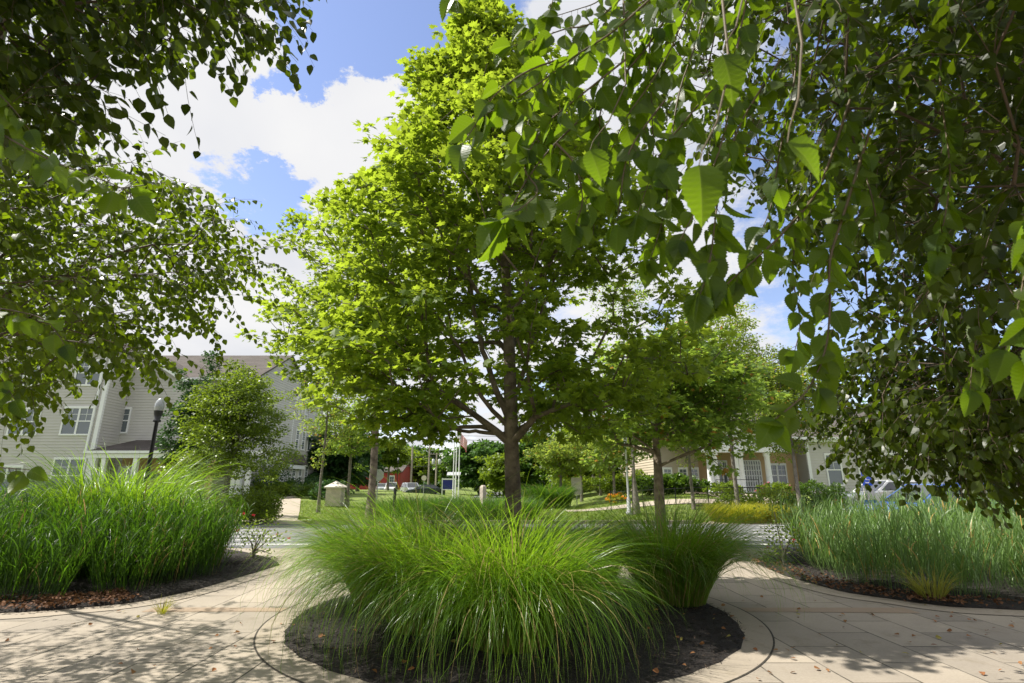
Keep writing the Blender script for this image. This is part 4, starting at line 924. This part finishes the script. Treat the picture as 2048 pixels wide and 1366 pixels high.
# portico
zc=at(1480,905,35.6)[2]
for px in (1421,1432,1474,1484,1538):
    c=at(px,950,35.6); m=MB(); m.lathe((c[0],35.6,.85),[(.27,0),(.27,.12),(.2,.16),(.2,.9),(.17,zc-1.15),(.23,zc-1.05),(.23,zc-.86)],20); m.build('column','white',K,True)
pa,pb=at(1400,900,35.6)[0]-.2,at(1560,900,35.6)[0]+.5
MB().box(pa,pb,35.3,35.9,zc,zc+.45).build('portico_beam','white',K)
pm=(pa+pb)/2; m=MB(); m.prism([(pa-.2,35.35,zc+.45),(pb+.2,35.35,zc+.45),(pm,35.35,zc+2.0)],(0,.12,0)); m.build('pediment','white',K)
slab('roof',[(pa-.5,35.,zc+.4),(pm,35.,zc+2.15),(pm,40,zc+2.15),(pa-.5,40,zc+.4)],.1,'shingle',K); slab('roof',[(pb+.5,35.,zc+.4),(pb+.5,40,zc+.4),(pm,40,zc+2.15),(pm,35.,zc+2.15)],.1,'shingle',K)
bar('porch_slab',pa,pb,35.2,YK+1.3,.5,.86,'conc',K)
c0,c1=at(1488,950,YK+1.4)[0],at(1522,950,YK+1.4)[0]; z0,z1=.86,at(1500,920,YK+1.4)[2]
m=MB(); m.box(c0,c1,YK+1.3,YK+1.38,z1-.1,z1)
nx=7
for i in range(nx+1): x=c0+(c1-c0)*i/nx; m.box(x-.045,x+.045,YK+1.3,YK+1.37,z0,z1-.1)
for z in np.arange(z0,z1-.2,.38): m.box(c0,c1,YK+1.305,YK+1.365,z,z+.07)
dr=m.build('door','white',K); MB().box(c0,c1,YK+1.345,YK+1.36,z0,z1-.1).build('pane','glass',dr)

# barn, brown building, little far buildings
B=empty('barn',(*at(780,975,92)[:2],0),'red barn with tan roof behind the parked cars','building')
a,b=at(752,960,92)[0],at(800,960,92)[0]; m=MB(); siding_wall(m,(a-6,92),(b,92),0,3.6,(0,-1),.4); siding_wall(m,(b,92),(b,104),0,5.2,(1,0),.4,top=lambda t:3.6+1.6*(1-abs(2*t-1))); m.build('wall','barn',B)
slab('roof',[(a-6.3,91.6,3.5),(b+.4,91.6,3.5),(b+.4,98,5.4),(a-6.3,98,5.4)],.15,'shingle',B); slab('roof',[(a-6.3,98,5.4),(b+.4,98,5.4),(b+.4,104.4,3.5),(a-6.3,104.4,3.5)],.15,'shingle',B)
window(B,(b-1.4,92,1.6),.9,2.4); window(B,(b-4,92,2.),.9,1.)
Q=empty('low_building',(*at(1160,975,62)[:2],0),'long low dark brown building beyond the small trees','building')
a,b=at(1062,960,64)[0],at(1275,960,64)[0]; m=MB(); siding_wall(m,(a,64),(b,64),0,2.3,(0,-1),.3); siding_wall(m,(a,74),(a,64),0,2.3,(-1,0),.3); siding_wall(m,(b,64),(b,74),0,2.3,(1,0),.3); m.build('wall','brownroof',Q)
slab('roof',[(a-.6,63.3,2.2),(b+.6,63.3,2.2),(b+.6,69,4.0),(a-.6,69,4.0)],.15,'shingle',Q); slab('roof',[(a-.6,69,4.),(b+.6,69,4.),(b+.6,75,2.2),(a-.6,75,2.2)],.15,'shingle',Q)
for px in (1085,1130,1210,1250): wpx(Q,px-8,px+8,952,966,64)
W=empty('house',(*at(625,975,78)[:2],.5),'pale grey house glimpsed behind the pine trees','building')
a,b=at(600,960,78)[0],at(660,960,78)[0]; m=MB(); siding_wall(m,(a,78),(b,78),.3,4.,(0,-1),.3); m.build('wall','siding2',W); slab('roof',[(a-.5,77.4,3.9),(b+.5,77.4,3.9),(b+.5,83,6.4),(a-.5,83,6.4)],.15,'galv',W); wpx(W,628,640,950,965,78)

# ================================================================== STREET FURNITURE
def lamp(px,ytop,Y,label,mt='black',scale=1.):
    g=at(px,980,Y); zg=float(ter(g[0],Y)) if Y>12.9 else .03; zt=at(px,ytop,Y)[2]+(.38 if mt=='black' else 0.)
    e=empty('street_lamp',(g[0],Y,zg),label,'street lamp')
    m=MB(); m.lathe((g[0],Y,zg),[(.16,0),(.16,.1),(.11,.16),(.09,.7),(.055,.8),(.043,zt-zg-.42),(.09,zt-zg-.40),(.09,zt-zg-.36),(.06,zt-zg-.33),(.09,zt-zg-.22),(.11,zt-zg-.12)],14); m.build('pole',mt,e,True)
    m=MB(); m.lathe((g[0],Y,zt-.12),[(.09,0),(.11,.08),(.11,.18),(.08,.27),(.03,.32)],14); m.build('lamp_globe','lamp',e,True); return e
lamp(289,842,13.4,'black street lamp post behind the left bed in front of the apartment building')
lamp(1256,872,26,'slim grey blue lamp post left of the low spreading maple','galv')
lamp(793,925,70,'small distant black lamp post beside the red barn')
lamp(405,925,25,'distant grey lamp post between the evergreen and the light green young tree','galv')
def pole(px,ytop,Y,r,name,label,cat,mt,group=None,ball=True):
    g=at(px,980,Y); zt=at(px,ytop,Y)[2]; e=empty(name,(g[0],Y,0),label,cat,group)
    m=MB(); m.tube([(g[0],Y,0),(g[0],Y,zt)],[r,r*.7],10,cap=True); 
    m.build('pole',mt,e,True)
    if ball: b=MB(); b.lathe((g[0],Y,zt),[(.02,0),(.1,.06),(.12,.14),(.06,.22),(.01,.24)],10); b.build('finial','rim',e,True)
    return e,g,zt
pole(906,878,50,.06,'flagpole','shorter leftmost bare white flagpole of three','flagpole','white','flagpoles')
f,g,zt=pole(911,848,48,.06,'flagpole','tallest white flagpole, the one flying the flag','flagpole','white','flagpoles')
pole(917,868,47,.06,'flagpole','rightmost bare white flagpole of three','flagpole','white','flagpoles')
# flag: hangs limp from pole, folds
fl=empty('flag',(g[0]+.08,48,zt-1.),'red white and blue striped flag drooping from the tallest pole','flag')
nu,nv=26,13; hh=1.25; P=np.zeros((nu+1,nv+1,3))
for i in range(nu+1):
    u=i/nu
    for j in range(nv+1):
        v=j/nv
        P[i,j]=(g[0]+.08+.85*u+.05*math.sin(9*u+v*2),48-.18*math.sin(u*11+v*1.5)*u, zt-.45-v*hh*(1-.25*u)-1.15*u**1.2)
V=P.reshape(-1,3)
def fq(i,j): k=i*(nv+1)+j; return (k,k+nv+1,k+nv+2,k+1)
ms=MB(); ms.add(V,[fq(i,j) for i in range(nu) for j in range(nv) if not(i<10 and j<7) and j%2==0],0)
ms.F.append(np.array([fq(i,j) for i in range(nu) for j in range(nv) if not(i<10 and j<7) and j%2==1])); ms.MI.append(np.full(len(ms.F[-1]),1)); ms.build('stripes',['fred','fwhite'],fl,True)
cn=MB(); cn.add(V,[fq(i,j) for i in range(10) for j in range(7)],0); cnt=cn.build('canton','fblue',fl,True)
st=MB()
for r_ in range(9):
    for c_ in range(6 if r_%2==0 else 5):
        u=(c_*2+1+(r_%2))/12*10/nu; v=(r_+1)/10*7/nv; i=u*nu; j=v*nv; p=P[int(i),int(j)]*(1-(i%1))+P[min(nu,int(i)+1),int(j)]*(i%1); p=p*1.; p[2]-=(j%1)*hh/nv
        for s_ in (-.006,.006):
            an=np.arange(10)*math.pi/5+math.pi/2; rr=np.where(np.arange(10)%2==0,.035,.014); st.poly(np.stack([p[0]+rr*np.cos(an),np.full(10,p[1]+s_),p[2]+rr*np.sin(an)],1))
st.build('stars','fwhite',cnt)
# utility poles
def upole(px,ytop,Y,label,cross,cans=0,r=.15):
    e,g,zt=pole(px,ytop,Y,r,'utility_pole',label,'utility pole','wood','utility poles',False)
    for dz in cross:
        MB().box(g[0]-1.1,g[0]+1.1,Y-.24,Y-.12,zt-dz-.06,zt-dz+.06).build('crossarm','wood',e)
        for q in (-.95,-.5,.5,.95): MB().lathe((g[0]+q,Y-.18,zt-dz+.06),[(.03,0),(.05,.08),(.02,.16)],6).build('insulator','rim',e)
    for i in range(cans):
        MB().lathe((g[0]+(-.5 if i==0 else .55),Y-.3,zt-1.9),[(.2,0),(.24,.1),(.24,.8),(.15,.9)],12).build('transformer','galv',e,True)
    return g,zt
g1,z1_=upole(821,893,78,'bare grey utility pole nearest the parked car, thickest of the four',[],0,.16)
g2,z2_=upole(856,868,84,'tallest utility pole standing behind the round sign',[.4],0)
g3,z3_=upole(871,906,90,'utility pole carrying two transformer cans',[.2],2)
g4,z4_=upole(825,905,120,'furthest thin utility pole partly behind the thick one',[.5],0,.12)
for k,(dz,Y) in enumerate([(0.25,84),(.9,84),(2.2,84),(3.6,84),(5.,84)]):
    y0=z2_-dz; pts=[]
    for s_ in np.linspace(-1,1,41):
        X=g2[0]+s_*95; pts.append((X,Y-.18+.02*s_,y0-0.9*math.sin(abs(s_)*math.pi)**2*1.5))
    m=MB(); m.tube(pts,.028,4)
    tag(m.build('overhead_wire','black'),['highest thin overhead wire crossing the gap left of the trunk','second overhead wire from the top in the gap left of the trunk','middle overhead wire across the far poles','second lowest overhead wire across the far poles','lowest overhead wire across the far poles'][k],'wire','overhead wires')
# signs
def sign(px,py,Y,shape,label,mt,rad,post='galv',pw=.03):
    c=at(px,py,Y); e=empty('road_sign',(c[0],Y,float(ter(c[0],Y))),label,'sign')
    MB().box(c[0]-pw,c[0]+pw,Y+.01,Y+.06,float(ter(c[0],Y)),c[2]+rad*.9).build('post',post,e)
    n_={'oct':8,'round':20}.get(shape)
    m=MB()
    if n_: a=np.arange(n_)*2*math.pi/n_+math.pi/8; m.prism(np.stack([c[0]+rad*np.cos(a),np.full(n_,Y),c[2]+rad*np.sin(a)],1),(0,.008,0))
    else: m.box(c[0]-rad*shape,c[0]+rad*shape,Y-.01,Y,c[2]-rad,c[2]+rad)
    return e,m.build('sign_plate',mt,e),c
e_,pl_,c=sign(756,950,33,'oct','plain pale back of an octagonal stop sign beside the maple trunk','galv',.38)
sign(848,956,56,'round','round pale sign on a post left of the tall utility pole','cap',.27)
e_,pl_,c=sign(1153,972,36,.62,'white upright board sign on the lawn by the small trees','cap',.55)
e_,pl_,c=sign(1733,958,17,.75,'blue accessible parking sign among the leaves in front of the clubhouse','signblue',.20)
m=MB(); X,Z=c[0],c[2]; Yf=16.984
a=np.linspace(-2.2,.9,12); m.tube(np.stack([X-.01+.085*np.cos(a-.3),np.full(12,Yf),Z-.05+.07*np.sin(a-.3)],1),.011,5)
m.tube([(X-.03,Yf,Z+.11),(X-.03,Yf,Z-.02),(X+.06,Yf,Z-.02),(X+.08,Yf,Z-.11),(X+.11,Yf,Z-.11)],.012,5); m.lathe((X-.03,Yf-.012,Z+.12),[(.028,0),(.028,.03)],8)
m.build('wheelchair_symbol','fwhite',pl_)
MB().box(X-.16,X+.16,16.97,16.985,Z-.62,Z-.28).build('lower_plate','cap',e_); MB().box(X-.2,X+.2,16.97,16.985,Z-.76,Z-.64).build('blue_plate','signblue',e_)
# mailbox-like small kiosk at 897,970
c=at(897,972,60); e_=empty('information_kiosk',(c[0],60,0),'small white framed kiosk with dark blue panel and roof left of the flagpoles','kiosk')
MB().box(c[0]-.75,c[0]-.65,59.95,60.05,0,2.1).box(c[0]+.65,c[0]+.75,59.95,60.05,0,2.1).box(c[0]-.65,c[0]+.65,59.96,60.04,1.9,2.05).box(c[0]-.65,c[0]+.65,59.96,60.04,.8,.9).build('frame','white',e_)
MB().box(c[0]-.65,c[0]+.65,59.98,60.02,.9,1.9).build('panel','fblue',e_); slab('roof',[(c[0]-.2,59.7,2.4),(c[0]+1.3,59.7,2.4),(c[0]+1.3,60.4,2.75),(c[0]-.2,60.4,2.75)],.06,'galv',e_)
# stone pier, bollards
c=at(671,985,31); PY=31; zg=float(ter(c[0],31)); e_=empty('stone_pier',(c[0],31,zg),'short stone pier with pale pyramid cap beside the left walk','pier')
MB().box(c[0]-.42,c[0]+.42,PY-.4,PY+.4,zg,1.22).build('shaft','stone',e_)
m=MB(); m.add([(c[0]-.52,PY-.5,1.22),(c[0]+.52,PY-.5,1.22),(c[0]+.52,PY+.5,1.22),(c[0]-.52,PY+.5,1.22),(c[0]-.52,PY-.5,1.3),(c[0]+.52,PY-.5,1.3),(c[0]+.52,PY+.5,1.3),(c[0]-.52,PY+.5,1.3)],[(0,3,2,1),(0,1,5,4),(1,2,6,5),(2,3,7,6),(3,0,4,7)])
m.add([(c[0]-.52,PY-.5,1.3),(c[0]+.52,PY-.5,1.3),(c[0]+.52,PY+.5,1.3),(c[0]-.52,PY+.5,1.3),(c[0],PY,1.62)],[(0,1,4,4),(1,2,4,4),(2,3,4,4),(3,0,4,4)]); m.F[-1]=m.F[-1][:,:3]; m.build('cap','cap',e_)
c=at(966,985,23); e_=empty('bollard',(c[0],23,0),'pale stone bollard just left of the central trunk','bollard'); m=MB(); m.lathe((c[0],23,0),[(.14,0),(.14,1.30),(.12,1.36),(.05,1.40)],4); m.build('post','stone',e_)
c=at(790,985,22); e_=empty('bollard',(c[0],22,0),'short dark post in the lawn in front of the white parked car','bollard'); MB().lathe((c[0],22,0),[(.06,0),(.06,1.3),(.03,1.34)],8).build('post','black',e_)
# railings
R_=empty('metal_railing',(14,31,.6),'thin dark metal railing along the ramp to the clubhouse columns','railing')
def rail(pts,mt='black'):
    m=MB()
    for dz in (.95,.5): m.tube([(x,y,float(ter(x,y))+dz) for x,y in pts],.022,6)
    m.build('rail',mt,R_)
    P=np.array(pts,float)
    for i in range(len(P)-1):
        n_=max(1,int(np.linalg.norm(P[i+1]-P[i])/1.6))
        for k in range(n_+1):
            if k==n_ and i<len(P)-2: continue
            q=P[i]+(P[i+1]-P[i])*k/n_; MB().tube([(q[0],q[1],float(ter(*q))),(q[0],q[1],float(ter(*q))+.95)],.022,6).build('baluster',mt,R_)
rail([(5.2,28.6),(10.2,28.2),(13.4,27.6)]); rail([(12.5,33),(15.2,33.2)])
R2=empty('picket_railing',(12.5,27,.6),'low brown picket railing beside the clubhouse walk','railing')
m=MB(); q0=at(1386,985,26); q1=at(1425,985,26)
for dz in (.0,.6): m.tube([(q0[0],26,.45+dz),(q1[0]+.6,26,.45+dz)],.02,5)
for k in range(24): x=q0[0]+(q1[0]+.6-q0[0])*k/23; m.tube([(x,26,.3),(x,26,1.05)],.012,4)
m.build('pickets','brownroof',R2)
# edging curb and kerbs
MB().box(-90,-12.5,20.6,20.75,0,.13).build('kerb','conc')['kind']='structure'; MB().box(-7.4,6.8,20.6,20.75,0,.13).build('kerb','conc')['kind']='structure'; MB().box(11.5,90,20.6,20.75,0,.13).build('kerb','conc')['kind']='structure'

# ================================================================== SHRUBS
def shrub(x,y,w_,h_,leaf,label,n=60,nl=45,size=.06,d_=None,name='shrub',group=None,cat='shrub',flowers=None,fn=0,fs=.05,z=None):
    zg=float(ter(x,y)) if z is None else z; e=empty(name,(x,y,zg),label,cat,group); d_=d_ or w_
    T=ell_tips(n,(x,y,zg+h_*.5),(w_/2,d_/2,h_*.5),-.95,.35,.12); T[:,2]=np.maximum(T[:,2],zg+.05)
    m=MB(); st=MB(); leafcloud(m,T_OV,T,norm(T-np.array([x,y,zg])),nl,min(w_,h_)*.22,.8,size,.0,.8); 
    for p in T[::4]: st.tube(bez(np.array([x,y,zg]),np.array([x,y,zg+h_*.3]),p,4),[.02,.015,.01,.006],5)
    m.build('foliage',leaf,e); st.build('stems','bark2',e)
    if flowers:
        k=T[rs.choice(len(T),min(fn,len(T)),False)]; off=norm(k-np.array([x,y,zg+h_*.3])); fm=MB()
        leafcloud(fm,T_OV,k+off*min(w_,h_)*.18+np.array([0,0,.03]),off,9,fs*.6,.7,fs,-.2,.6); fm.build('flowers',flowers,e)
    return e
for i,(px,py,Y,w_,h_) in enumerate([(478,1020,19.2,1.6,1.25),(440,1015,19.6,1.7,1.2),(500,1012,20.4,1.1,1.05)]):
    c=at(px,py,Y); shrub(c[0],Y+1.5,w_,h_,'hedge',['rounded shrub at the path corner beyond the crosswalk','rounded shrub left of the path corner under the young tree','rounded shrub just behind the path corner shrub'][i],70,50,.07,group='shrubs at the bend of the left path')
for i,(px,Y,w_,h_,lf_) in enumerate([(530,40,3.4,2.6,'pine'),(568,41.5,2.,1.2,'shrub'),(545,39.5,3.,1.0,'hedge'),(622,38,2.8,1.0,'shrub'),(660,36,2.5,1.1,'pine'),(610,44,3.,1.5,'pine')]):
    c=at(px,985,Y); shrub(c[0],Y,w_,h_,lf_,['large dark clipped shrub beside the corner porch','small dark hedge ball in front of the porch post','low bright hedge in front of the large clipped shrub','low green shrub right of the corner porch','dark low shrub behind the stone pier','dark shrub at the end wall of the corner house'][i],60,50,.12,group='shrubs by the corner house')
shrub(-5.15,11.1,1.1,.85,'hedge','thin rose bush with pink and red blooms at the tip of the left bed',34,16,.045,name='rose_bush',flowers='red',fn=6,fs=.035,z=.02)
shrub(4.95,10.2,.9,1.05,'hedge','leggy rose bush with red blooms at the tip of the right bed',36,16,.045,name='rose_bush',flowers='red',fn=4,fs=.035,z=.02)
shrub(6.3,11.6,1.2,1.15,'hedge','rose bush with red blooms behind the right bed grass',36,20,.05,name='rose_bush',flowers='red',fn=4,fs=.035,z=.02)
c=at(1555,1005,17.5); tallclump(8.9,21.6,.75,2600,'gold_grass','mound of yellow feathery grass beside the right path','gold',1.0,.02)
tallclump(10.3,21.9,.7,2000,'gold_grass','second yellow grass mound at the foot of the leaning stems','gold',.9,.02)
shrub(10.4,25.2,2.4,1.0,'hedge','variegated pale shrub at the right path edge',70,45,.08)
shrub(12.4,25.5,2.2,1.1,'locust','tan flowering shrub behind the yellow grass',60,40,.08)
shrub(14.2,24.8,3.0,1.2,'shrub','dark green shrub bed under the leaning stems',80,45,.1)
shrub(17.,24.,3.4,1.2,'shrub','dark shrub below the clubhouse window',90,45,.1); shrub(20.5,24.,3.4,1.3,'shrub','dark shrub right of the clubhouse window behind the switchgrass',90,45,.1)
shrub(16.2,21.6,2.2,.95,'hedge','clump of orange daylilies in front of the clubhouse window',60,35,.09,name='daylily_clump',cat='flowers',flowers='orange',fn=34,fs=.10)
shrub(13.,33.,2.2,.8,'hedge','low green shrub left of the white columns',50,40,.1); shrub(16.4,33.6,2.,.7,'hedge','pink flowering shrub at the foot of the white columns',50,40,.1,flowers='pink',fn=12,fs=.08)
shrub(19.2,34,2.6,.8,'shrub','green shrub in front of the clubhouse entrance',50,40,.1)
for i,(px,Y,w_,h_,lf_) in enumerate([(1200,46,9.,1.5,'hedge'),(1270,42,6.,1.5,'hedge'),(1320,36,4.,1.1,'shrub'),(1360,35,4.,1.1,'shrub')]):
    c=at(px,985,Y); shrub(c[0],Y,w_,h_,lf_,['long bright clipped hedge behind the young trees','bright clipped hedge section right of the palest trunk','dark shrub left of the ramp railing','dark shrub under the left clubhouse windows'][i],110,50,.14,d_=1.6,name='hedge',cat='hedge')
c=at(1095,985,34); tallclump(c[0],34,1.5,2600,'grass_mound','large round grass mound right of the central trunk','reed',1.4,.03)
c=at(1235,985,33); shrub(c[0],33,1.4,.45,'gold','orange and yellow flower patch at the foot of the palest trunk',30,30,.08,name='flower_patch',cat='flowers',flowers='orange',fn=20,fs=.09)
for i,(px,Y,w_) in enumerate([(830,24,4.),(890,25,4.),(950,23,3.),(1010,24,3.)]):
    c=at(px,985,Y); tallclump(c[0],Y,.95,2600,'grass_mound',['low airy grass mound in front of the white cars','low airy grass mound below the utility poles','low airy grass mound below the flagpoles','low airy grass mound at the foot of the central trunk, beyond the road'][i],'reed',w_/2,.02)
# lawns tufts near
x=rs.uniform(-16,16,60000); y=rs.uniform(20.9,34,60000)
okp=~inpoly(x,y,[(-12.2,20.6),(-7.4,20.6),(-9.0,23),(-10.5,27),(-14,36),(-16,34),(-13,26)])&~inpoly(x,y,[(6.8,20.6),(11.4,20.6),(13.2,24),(14.8,29),(15.4,36),(12.3,36),(11.8,30),(9.8,25)])&~inpoly(x,y,[(3,29.3),(14,28.8),(14.,31.2),(3,31.5)])
x,y=x[okp],y[okp]; m=MB(); b=np.c_[x,y,ter(x,y)-.02]; n=len(x); blades(m,b,rs.uniform(0,6.28,n),rs.uniform(.05,.11,n),rs.uniform(0,.5,n),rs.uniform(0,1,n),np.full(n,.018),2)
tag(m.build('lawn_grass','hedge'),'short mown lawn grass beyond the road','grass',None,'stuff')
# distant woods
m=MB(); n=5200; a=rs.uniform(-1.25,1.25,n); rr=rs.uniform(150,185,n); c_=np.stack([rr*np.sin(a),rr*np.cos(a),rs.uniform(0,1,n)**.8*(7+3*np.sin(a*17)+2*np.sin(a*41))],1)
leafcloud(m,T_DIA,c_,norm(rs.normal(0,1,(n,3))),14,2.2,.7,1.4,.1,.8); tag(m.build('far_woods','oak'),'band of distant woodland along the horizon','woods',None,'stuff')

# ================================================================== CARS
def car(loc,rz,col,label,kind='sedan',L=4.5,Wd=1.8,Hh=1.48,group='parked cars'):
    from mathutils import Matrix
    e=empty('parked_car',loc,label,'car',group,rz)
    def B(m,name,mt,par=e,smooth=False):
        o=m.build(name,mt,None,smooth); o.parent=par; return o
    h=L/2; W2=Wd/2
    if kind=='sedan': body=[(-h,.38),(-h+.03,.80),(-h+.2,.92),(-h+.75,.97),(h-1.35,.93),(h-.4,.80),(h-.05,.66),(h,.36)]; cab=[(-h+.55,.95),(-h+1.25,Hh-.04),(-.2,Hh),(.35,Hh-.05),(h-1.2,.92)]
    else: body=[(-h,.42),(-h+.02,.95),(-h+.1,1.02),(h-1.25,1.04),(h-.35,.95),(h-.05,.78),(h,.4)]; cab=[(-h+.1,1.0),(-h+.38,Hh-.05),(-.4,Hh),(.3,Hh-.05),(h-1.25,1.02)]
    wr=.33; wx=(-h+.85,h-.85)
    bot=[(h-.05,.24)]
    for c in wx[::-1]:
        for a in np.linspace(0,math.pi,9): bot.append((c+.40*math.cos(a),.24+.46*math.sin(a) if 0<a<math.pi else .24))
    bot.append((-h+.05,.24)); prof=body+bot
    m=MB(); n_=len(prof); rings=[]
    for (yy,sx,dz) in [(-W2,.985,0),(-W2+.06,1.,.012),(W2-.06,1.,.012),(W2,.985,0)]: rings.append([(x*sx,yy,z+(dz if z>.5 else 0)) for x,z in prof])
    V=np.array(rings).reshape(-1,3); m.add(V,[(r*n_+i,r*n_+(i+1)%n_,(r+1)*n_+(i+1)%n_,(r+1)*n_+i) for r in range(3) for i in range(n_)]); m.poly(rings[0][::-1]); m.poly(rings[3])
    bd=B(m,'body',col)
    tp=.16
    def cb(x,z,s): f=(z-cab[0][1])/(Hh-cab[0][1]); return (x,s*(W2-.05-tp*max(0,f)),z)
    m=MB(); k=len(cab); V=[cb(x,z,-1) for x,z in cab]+[cb(x,z,1) for x,z in cab]
    m.add(V,[(i,i+1,k+i+1,k+i) for i in range(k-1)]); m.poly(V[:k][::-1]); m.poly(V[k:]); B(m,'cabin',col)
    g=MB()
    for s in (-1,1):
        zb_,zt_=cab[0][1]+.04,Hh-.12
        def pp(x,z): q=cb(x,z,s); return (q[0],q[1]+s*.008,q[2])
        xr=cab[0][0]+.35+(.0 if kind=='sedan' else -.1); xf=cab[-1][0]-.22; xm=-.05
        xrt=cab[1][0]+.1; xft=cab[3][0]+.02
        for q in ([pp(xr,zb_),pp(xm-.05,zb_),pp(xm-.05,zt_),pp(xrt,zt_)],[pp(xm+.05,zb_),pp(xf,zb_),pp(xft,zt_),pp(xm+.05,zt_)]): g.poly(q if s<0 else q[::-1])
    def fr(i0,i1,inset=.12,off=.012):
        a,b=cab[i0],cab[i1]; P=[np.array(cb(*a,-1)),np.array(cb(*a,1)),np.array(cb(*b,1)),np.array(cb(*b,-1))]; c=sum(P)/4; nn=np.cross(P[1]-P[0],P[3]-P[0]); nn/=np.linalg.norm(nn); 
        if nn[2]<0: nn=-nn
        return [c+(p-c)*(1-inset)+nn*off for p in P]
    g.poly(fr(0,1)); g.poly(fr(3,4)); B(g,'window','cglass')
    for x in wx:
        for s in (-1,1):
            w_=MB(); w_.tube([(x,s*(W2-.20),wr),(x,s*(W2-.01),wr)],[wr,wr],20,cap=True); wo=B(w_,'wheel','tyre')
            q=MB(); q.tube([(x,s*(W2-.05),wr),(x,s*(W2+.004),wr)],[wr*.62,wr*.58],12,cap=True); B(q,'rim','rim',wo)
    for s in (-1,1):
        B(MB().box(h-.12,h-.01,s*(W2-.45) if s>0 else -W2+.08,W2-.08 if s>0 else -W2+.45,.60,.74),'headlight','head')
        B(MB().box(-h-.005,-h+.1,W2-.32 if s>0 else -W2+.02,W2-.02 if s>0 else -W2+.32,.68,.92),'taillight','tail')
    return e
c=at(60,985,28); car((c[0],28.,.1),0,'pnavy','dark navy estate car at the left edge in front of the apartment building','suv',4.6,1.8,1.62)
c=at(1880,985,15.5); car((c[0],15.6,0),R(180),'pblue','bright blue car half hidden by birch leaves at the right edge','sedan',4.7,1.8,1.5)
c=at(762,985,90); car((c[0],90,0),R(-70),'psilver','silver estate car in front of the red barn','suv',4.6,1.8,1.6)
c=at(782,985,84); car((c[0],84,0),R(-80),'pwhite','white sport utility car second from the barn','suv',4.7,1.9,1.75)
c=at(822,985,72); car((c[0],72,0),R(-65),'psilver','grey sport utility car below the thick utility pole','suv',4.6,1.85,1.65)
c=at(848,985,62); car((c[0],62,0),R(-160),'pdark','dark green low car in front of the grey one','sedan',4.6,1.8,1.4)
c=at(1745,985,22); car((c[0]+2,24,.2),R(180),'pwhite','white car glimpsed through leaves right of the parking sign','sedan',4.5,1.8,1.45)
